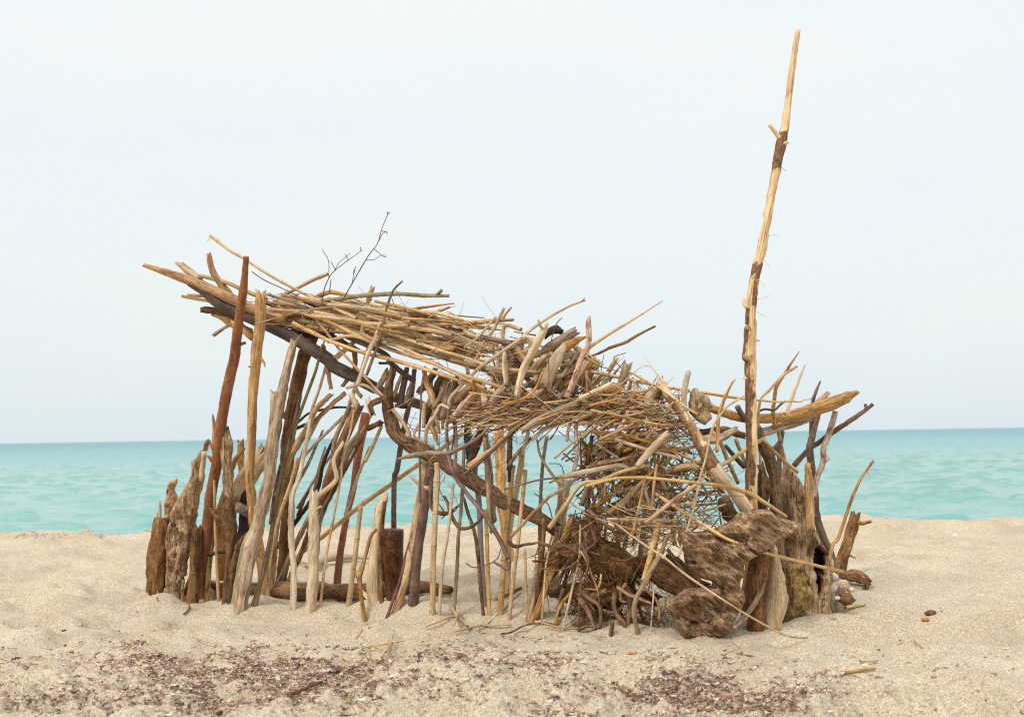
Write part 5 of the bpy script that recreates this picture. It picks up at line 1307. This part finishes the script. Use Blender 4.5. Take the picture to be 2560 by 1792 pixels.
# ---- fine brushwood: past counting
mb = MB()
def brush(n, poly, ang, dang, ln, rad, dr, seed):
    rn = random.Random(seed); po = px(poly)
    us, vs = [a for a, b in po], [b for a, b in po]; k = 0
    while k < n:
        u, v = rn.uniform(min(us), max(us)), rn.uniform(min(vs), max(vs))
        if not inpoly(u, v, po): continue
        k += 1
        Y = YF(u) + rn.uniform(*dr); p = P(u, v, Y)
        a = R(rn.gauss(ang, dang)); L = rn.uniform(*ln)
        d_ = Vector((math.cos(a), rn.gauss(0, .35), math.sin(a))).normalized()
        pts = [p - d_ * L / 2]
        nn = 5
        for q in range(nn):
            d_ = (d_ + Vector((rn.gauss(0, .055), rn.gauss(0, .055), rn.gauss(0, .055)))).normalized()
            pts.append(pts[-1] + d_ * L / nn)
        r = rn.uniform(*rad)
        c_ = rn.random()
        mb.tube(pts, [r * (1 - .5 * i / nn) for i in range(nn + 1)], 4, 0., ('flat', 'flat'), rn.random() * 30, mask=lambda a_, b_: c_)
    return
brush(620, SHELF, 6, 22, (.10, .40), (.0014, .0042), (-.10, .35), 21)
brush(110, BACK, 30, 50, (.12, .50), (.0018, .0055), (-.05, .8), 22)
brush(150, 'H1000,1050 H1900,1120 K100,850 K450,850 L350,100 I1900,350 I1300,150 I1000,50', -4, 30, (.1, .45), (.0012, .003), (-.10, .4), 23)
brush(90, HEAP, 40, 60, (.06, .25), (.0014, .004), (-.06, .4), 24)
brush(160, ROOF, -15, 30, (.08, .35), (.0010, .0028), (-.12, .3), 25)
brush(90, 'E900,500 E1500,1150 E2296,950 H700,300 H300,250 F2200,300 F1200,300', 70, 50, (.05, .25), (.001, .0025), (-.06, .3), 26)
ob = mb.build('brushwood', M['1']); ob['kind'] = 'stuff'; ob['label'] = 'fine brushwood and twiglets tangled through the shelter'; ob['category'] = 'brushwood'
mb = MB()
brush(60, BACK, 60, 60, (.10, .35), (.0016, .005), (.1, .9), 31)
brush(70, HEAP, 40, 60, (.06, .25), (.002, .006), (.1, .6), 32)
ob = mb.build('brushwood', M['2']); ob['kind'] = 'stuff'; ob['label'] = 'dark brushwood deep inside the thicket'; ob['category'] = 'brushwood'

# ---- dried sea weed scraps strewn on the sand
ZN = [('O850,580', 300, 110, 5), ('N1700,640', 420, 100, 6), ('O150,600', 300, 120, 6), ('N1300,560', 260, 60, 3), ('N1900,900', 420, 110, 5), ('O200,900', 420, 130, 7), ('O900,900', 420, 90, 4), ('O700,760', 500, 60, 3),
      ('N1000,960', 420, 90, 3), ('N500,600', 300, 90, 1.2), ('N300,1040', 300, 60, 1.5), ('Q1200,720', 420, 80, 6), ('Q1700,640', 300, 60, 3), ('Q500,760', 260, 70, 2.5), ('Q1800,760', 300, 70, 3), ('Q250,400', 260, 50, 1.2), ('Q1700,400', 300, 40, 1),
      ('O1900,650', 300, 100, 2), ('O1700,850', 400, 90, 2), ('T60,1300', 140, 80, 1.5), ('T400,1250', 300, 90, 1), ('Q300,150', 180, 25, .5), ('O1500,520', 300, 60, .8)]
def flakes(name, mats, n, seed, size, label):
    rn = np.random.RandomState(seed)
    V, F, Gr, mi = [], [], [], []
    q = 0
    zw = np.array([z[3] for z in ZN], float); zw /= zw.sum()
    zc = [(px(z[0])[0], z[1] / CROPS[z[0][0]][2], z[2] / CROPS[z[0][0]][2]) for z in ZN]
    while q < n:
        if rn.rand() < .955:
            (zu, zv), ru, rv = zc[rn.choice(len(zc), p=zw)]
            zu += rn.randn() * ru * .92; zv += rn.randn() * rv * .92
        else: zu, zv = rn.uniform(-100, 2660), 1500 + 300 * rn.rand() ** .6
        if zv > 1830 or zv < 1480: continue
        d_ = ray(zu, zv); tt = -CAM_H / d_.z; x, y = d_.x * tt, d_.y * tt
        if rn.rand() > .12 and float(fbm(np.array(x * 5.3 + 50), np.array(y * 6.5), 3)) < (-.15 if zv > 1640 else .0): continue
        q += 1
        s = size * (.35 + rn.rand() ** 2.2 * 1.9); l = s * rn.uniform(1.4, 5)
        an = rn.uniform(0, math.pi) if rn.rand() < .4 else rn.normal(.25, .6)
        tx, ty = math.cos(an), math.sin(an); bx, by = -ty, tx
        z = float(hground(x, y)) + rn.uniform(-.001, .010)
        tilt = rn.uniform(-1.0, 1.2) * s; cu = rn.uniform(-.8, 1.6) * s; tw = rn.uniform(-1, 1) * s
        b0 = len(V); seg = 4
        for i in range(seg + 1):
            f_ = i / seg - .5
            wv = s * .5 * (1 - (2 * f_) ** 2 * .75) * rn.uniform(.5, 1.25)
            zz = z + cu * (f_ * f_ * 4 - .3) * .6 + rn.uniform(-.2, .2) * s
            jx = rn.uniform(-.2, .2) * s
            V.append((x + tx * l * f_ + bx * wv + jx, y + ty * l * f_ + by * wv, zz + tilt * .5 + tw * f_))
            V.append((x + tx * l * f_ - bx * wv + jx, y + ty * l * f_ - by * wv, zz - tilt * .5 - tw * f_))
            Gr += [(x, y, z), (x, y, z)]
        for i in range(seg):
            a = b0 + i * 2; F.append((a, a + 1, a + 3, a + 2)); mi.append(int(rn.choice(len(mats), p=MW)) if i == 0 else mi[-1])
    me = bpy.data.meshes.new(name); me.from_pydata(V, [], F)
    for m_ in mats: me.materials.append(m_)
    me.polygons.foreach_set('material_index', mi); me.polygons.foreach_set('use_smooth', [True] * len(F))
    at = me.attributes.new('grain', 'FLOAT_VECTOR', 'POINT'); at.data.foreach_set('vector', np.array(Gr, dtype=np.float32).ravel())
    me.update(); o = bpy.data.objects.new(name, me); COL.objects.link(o)
    o['kind'] = 'stuff'; o['label'] = label; o['category'] = 'seaweed'
MW = [.15, .045, .315, .28, .21]
flakes('seaweed', [plain('weed_plum', (.22, .135, .115), .7), plain('weed_dark', (.085, .055, .055), .7), plain('weed_rust', (.36, .215, .14), .7), plain('weed_pink', (.52, .37, .31), .7), plain('weed_cream', (.70, .58, .44), .7)], 42000, 5, .0042, 'dried purple-brown seaweed scraps strewn over the sand in front')
mb = MB(); rn = random.Random(19)
for _ in range(170):
    u_, v_ = rn.uniform(60, 2300), rn.uniform(1560, 1790)
    if v_ < 1620 and (u_ < 350 or u_ > 2150): continue
    p = G(u_, v_) if _ % 2 else G(rn.gauss(900, 380), rn.gauss(1660, 60))
    a_ = rn.uniform(0, 3.14); l_ = rn.uniform(.012, .07) * (1 if rn.random() < .8 else 1.8); c_ = rn.uniform(.35, 1)
    d_ = Vector((math.cos(a_), math.sin(a_), rn.gauss(0, .12)))
    q_ = [p + d_ * l_ * t_ + Vector((0, 0, .003)) for t_ in (-.5, 0, .5)]
    q_[1] += Vector((rn.gauss(0, .003), rn.gauss(0, .003), .003)); r_ = rn.uniform(.0008, .0028)
    mb.tube(q_, [r_, r_, r_ * .7], 5, .1, ('flat', 'flat'), rn.random() * 20, mask=lambda a, b: c_)
ob = mb.build('straw_litter', M['1']); ob['kind'] = 'stuff'; ob['label'] = 'bits of straw and twig littered among the seaweed'; ob['category'] = 'straw litter'
# crumbs of weed along the crest by the water
rn = random.Random(77); mb = MB()
for _ in range(260):
    x = rn.uniform(-6, -2.2) if rn.random() < .7 else rn.uniform(-6, 6); y = rn.gauss(10.62, .12)
    s = rn.uniform(.006, .026); z = float(hground(x, y))
    for k in range(2):
        p = Vector((x + rn.gauss(0, .02), y, z + s * .3)); d_ = Vector((rn.gauss(0, 1), rn.gauss(0, .3), rn.gauss(0, .4))).normalized()
        mb.tube([p - d_ * s, p, p + d_ * s], [s * .3, s * .5, s * .25], 5, .4, ('rag', 'rag'), rn.random() * 20)
ob = mb.build('wrack', M['S']); ob['kind'] = 'stuff'; ob['label'] = 'line of washed up wrack along the sand crest'; ob['category'] = 'wrack'
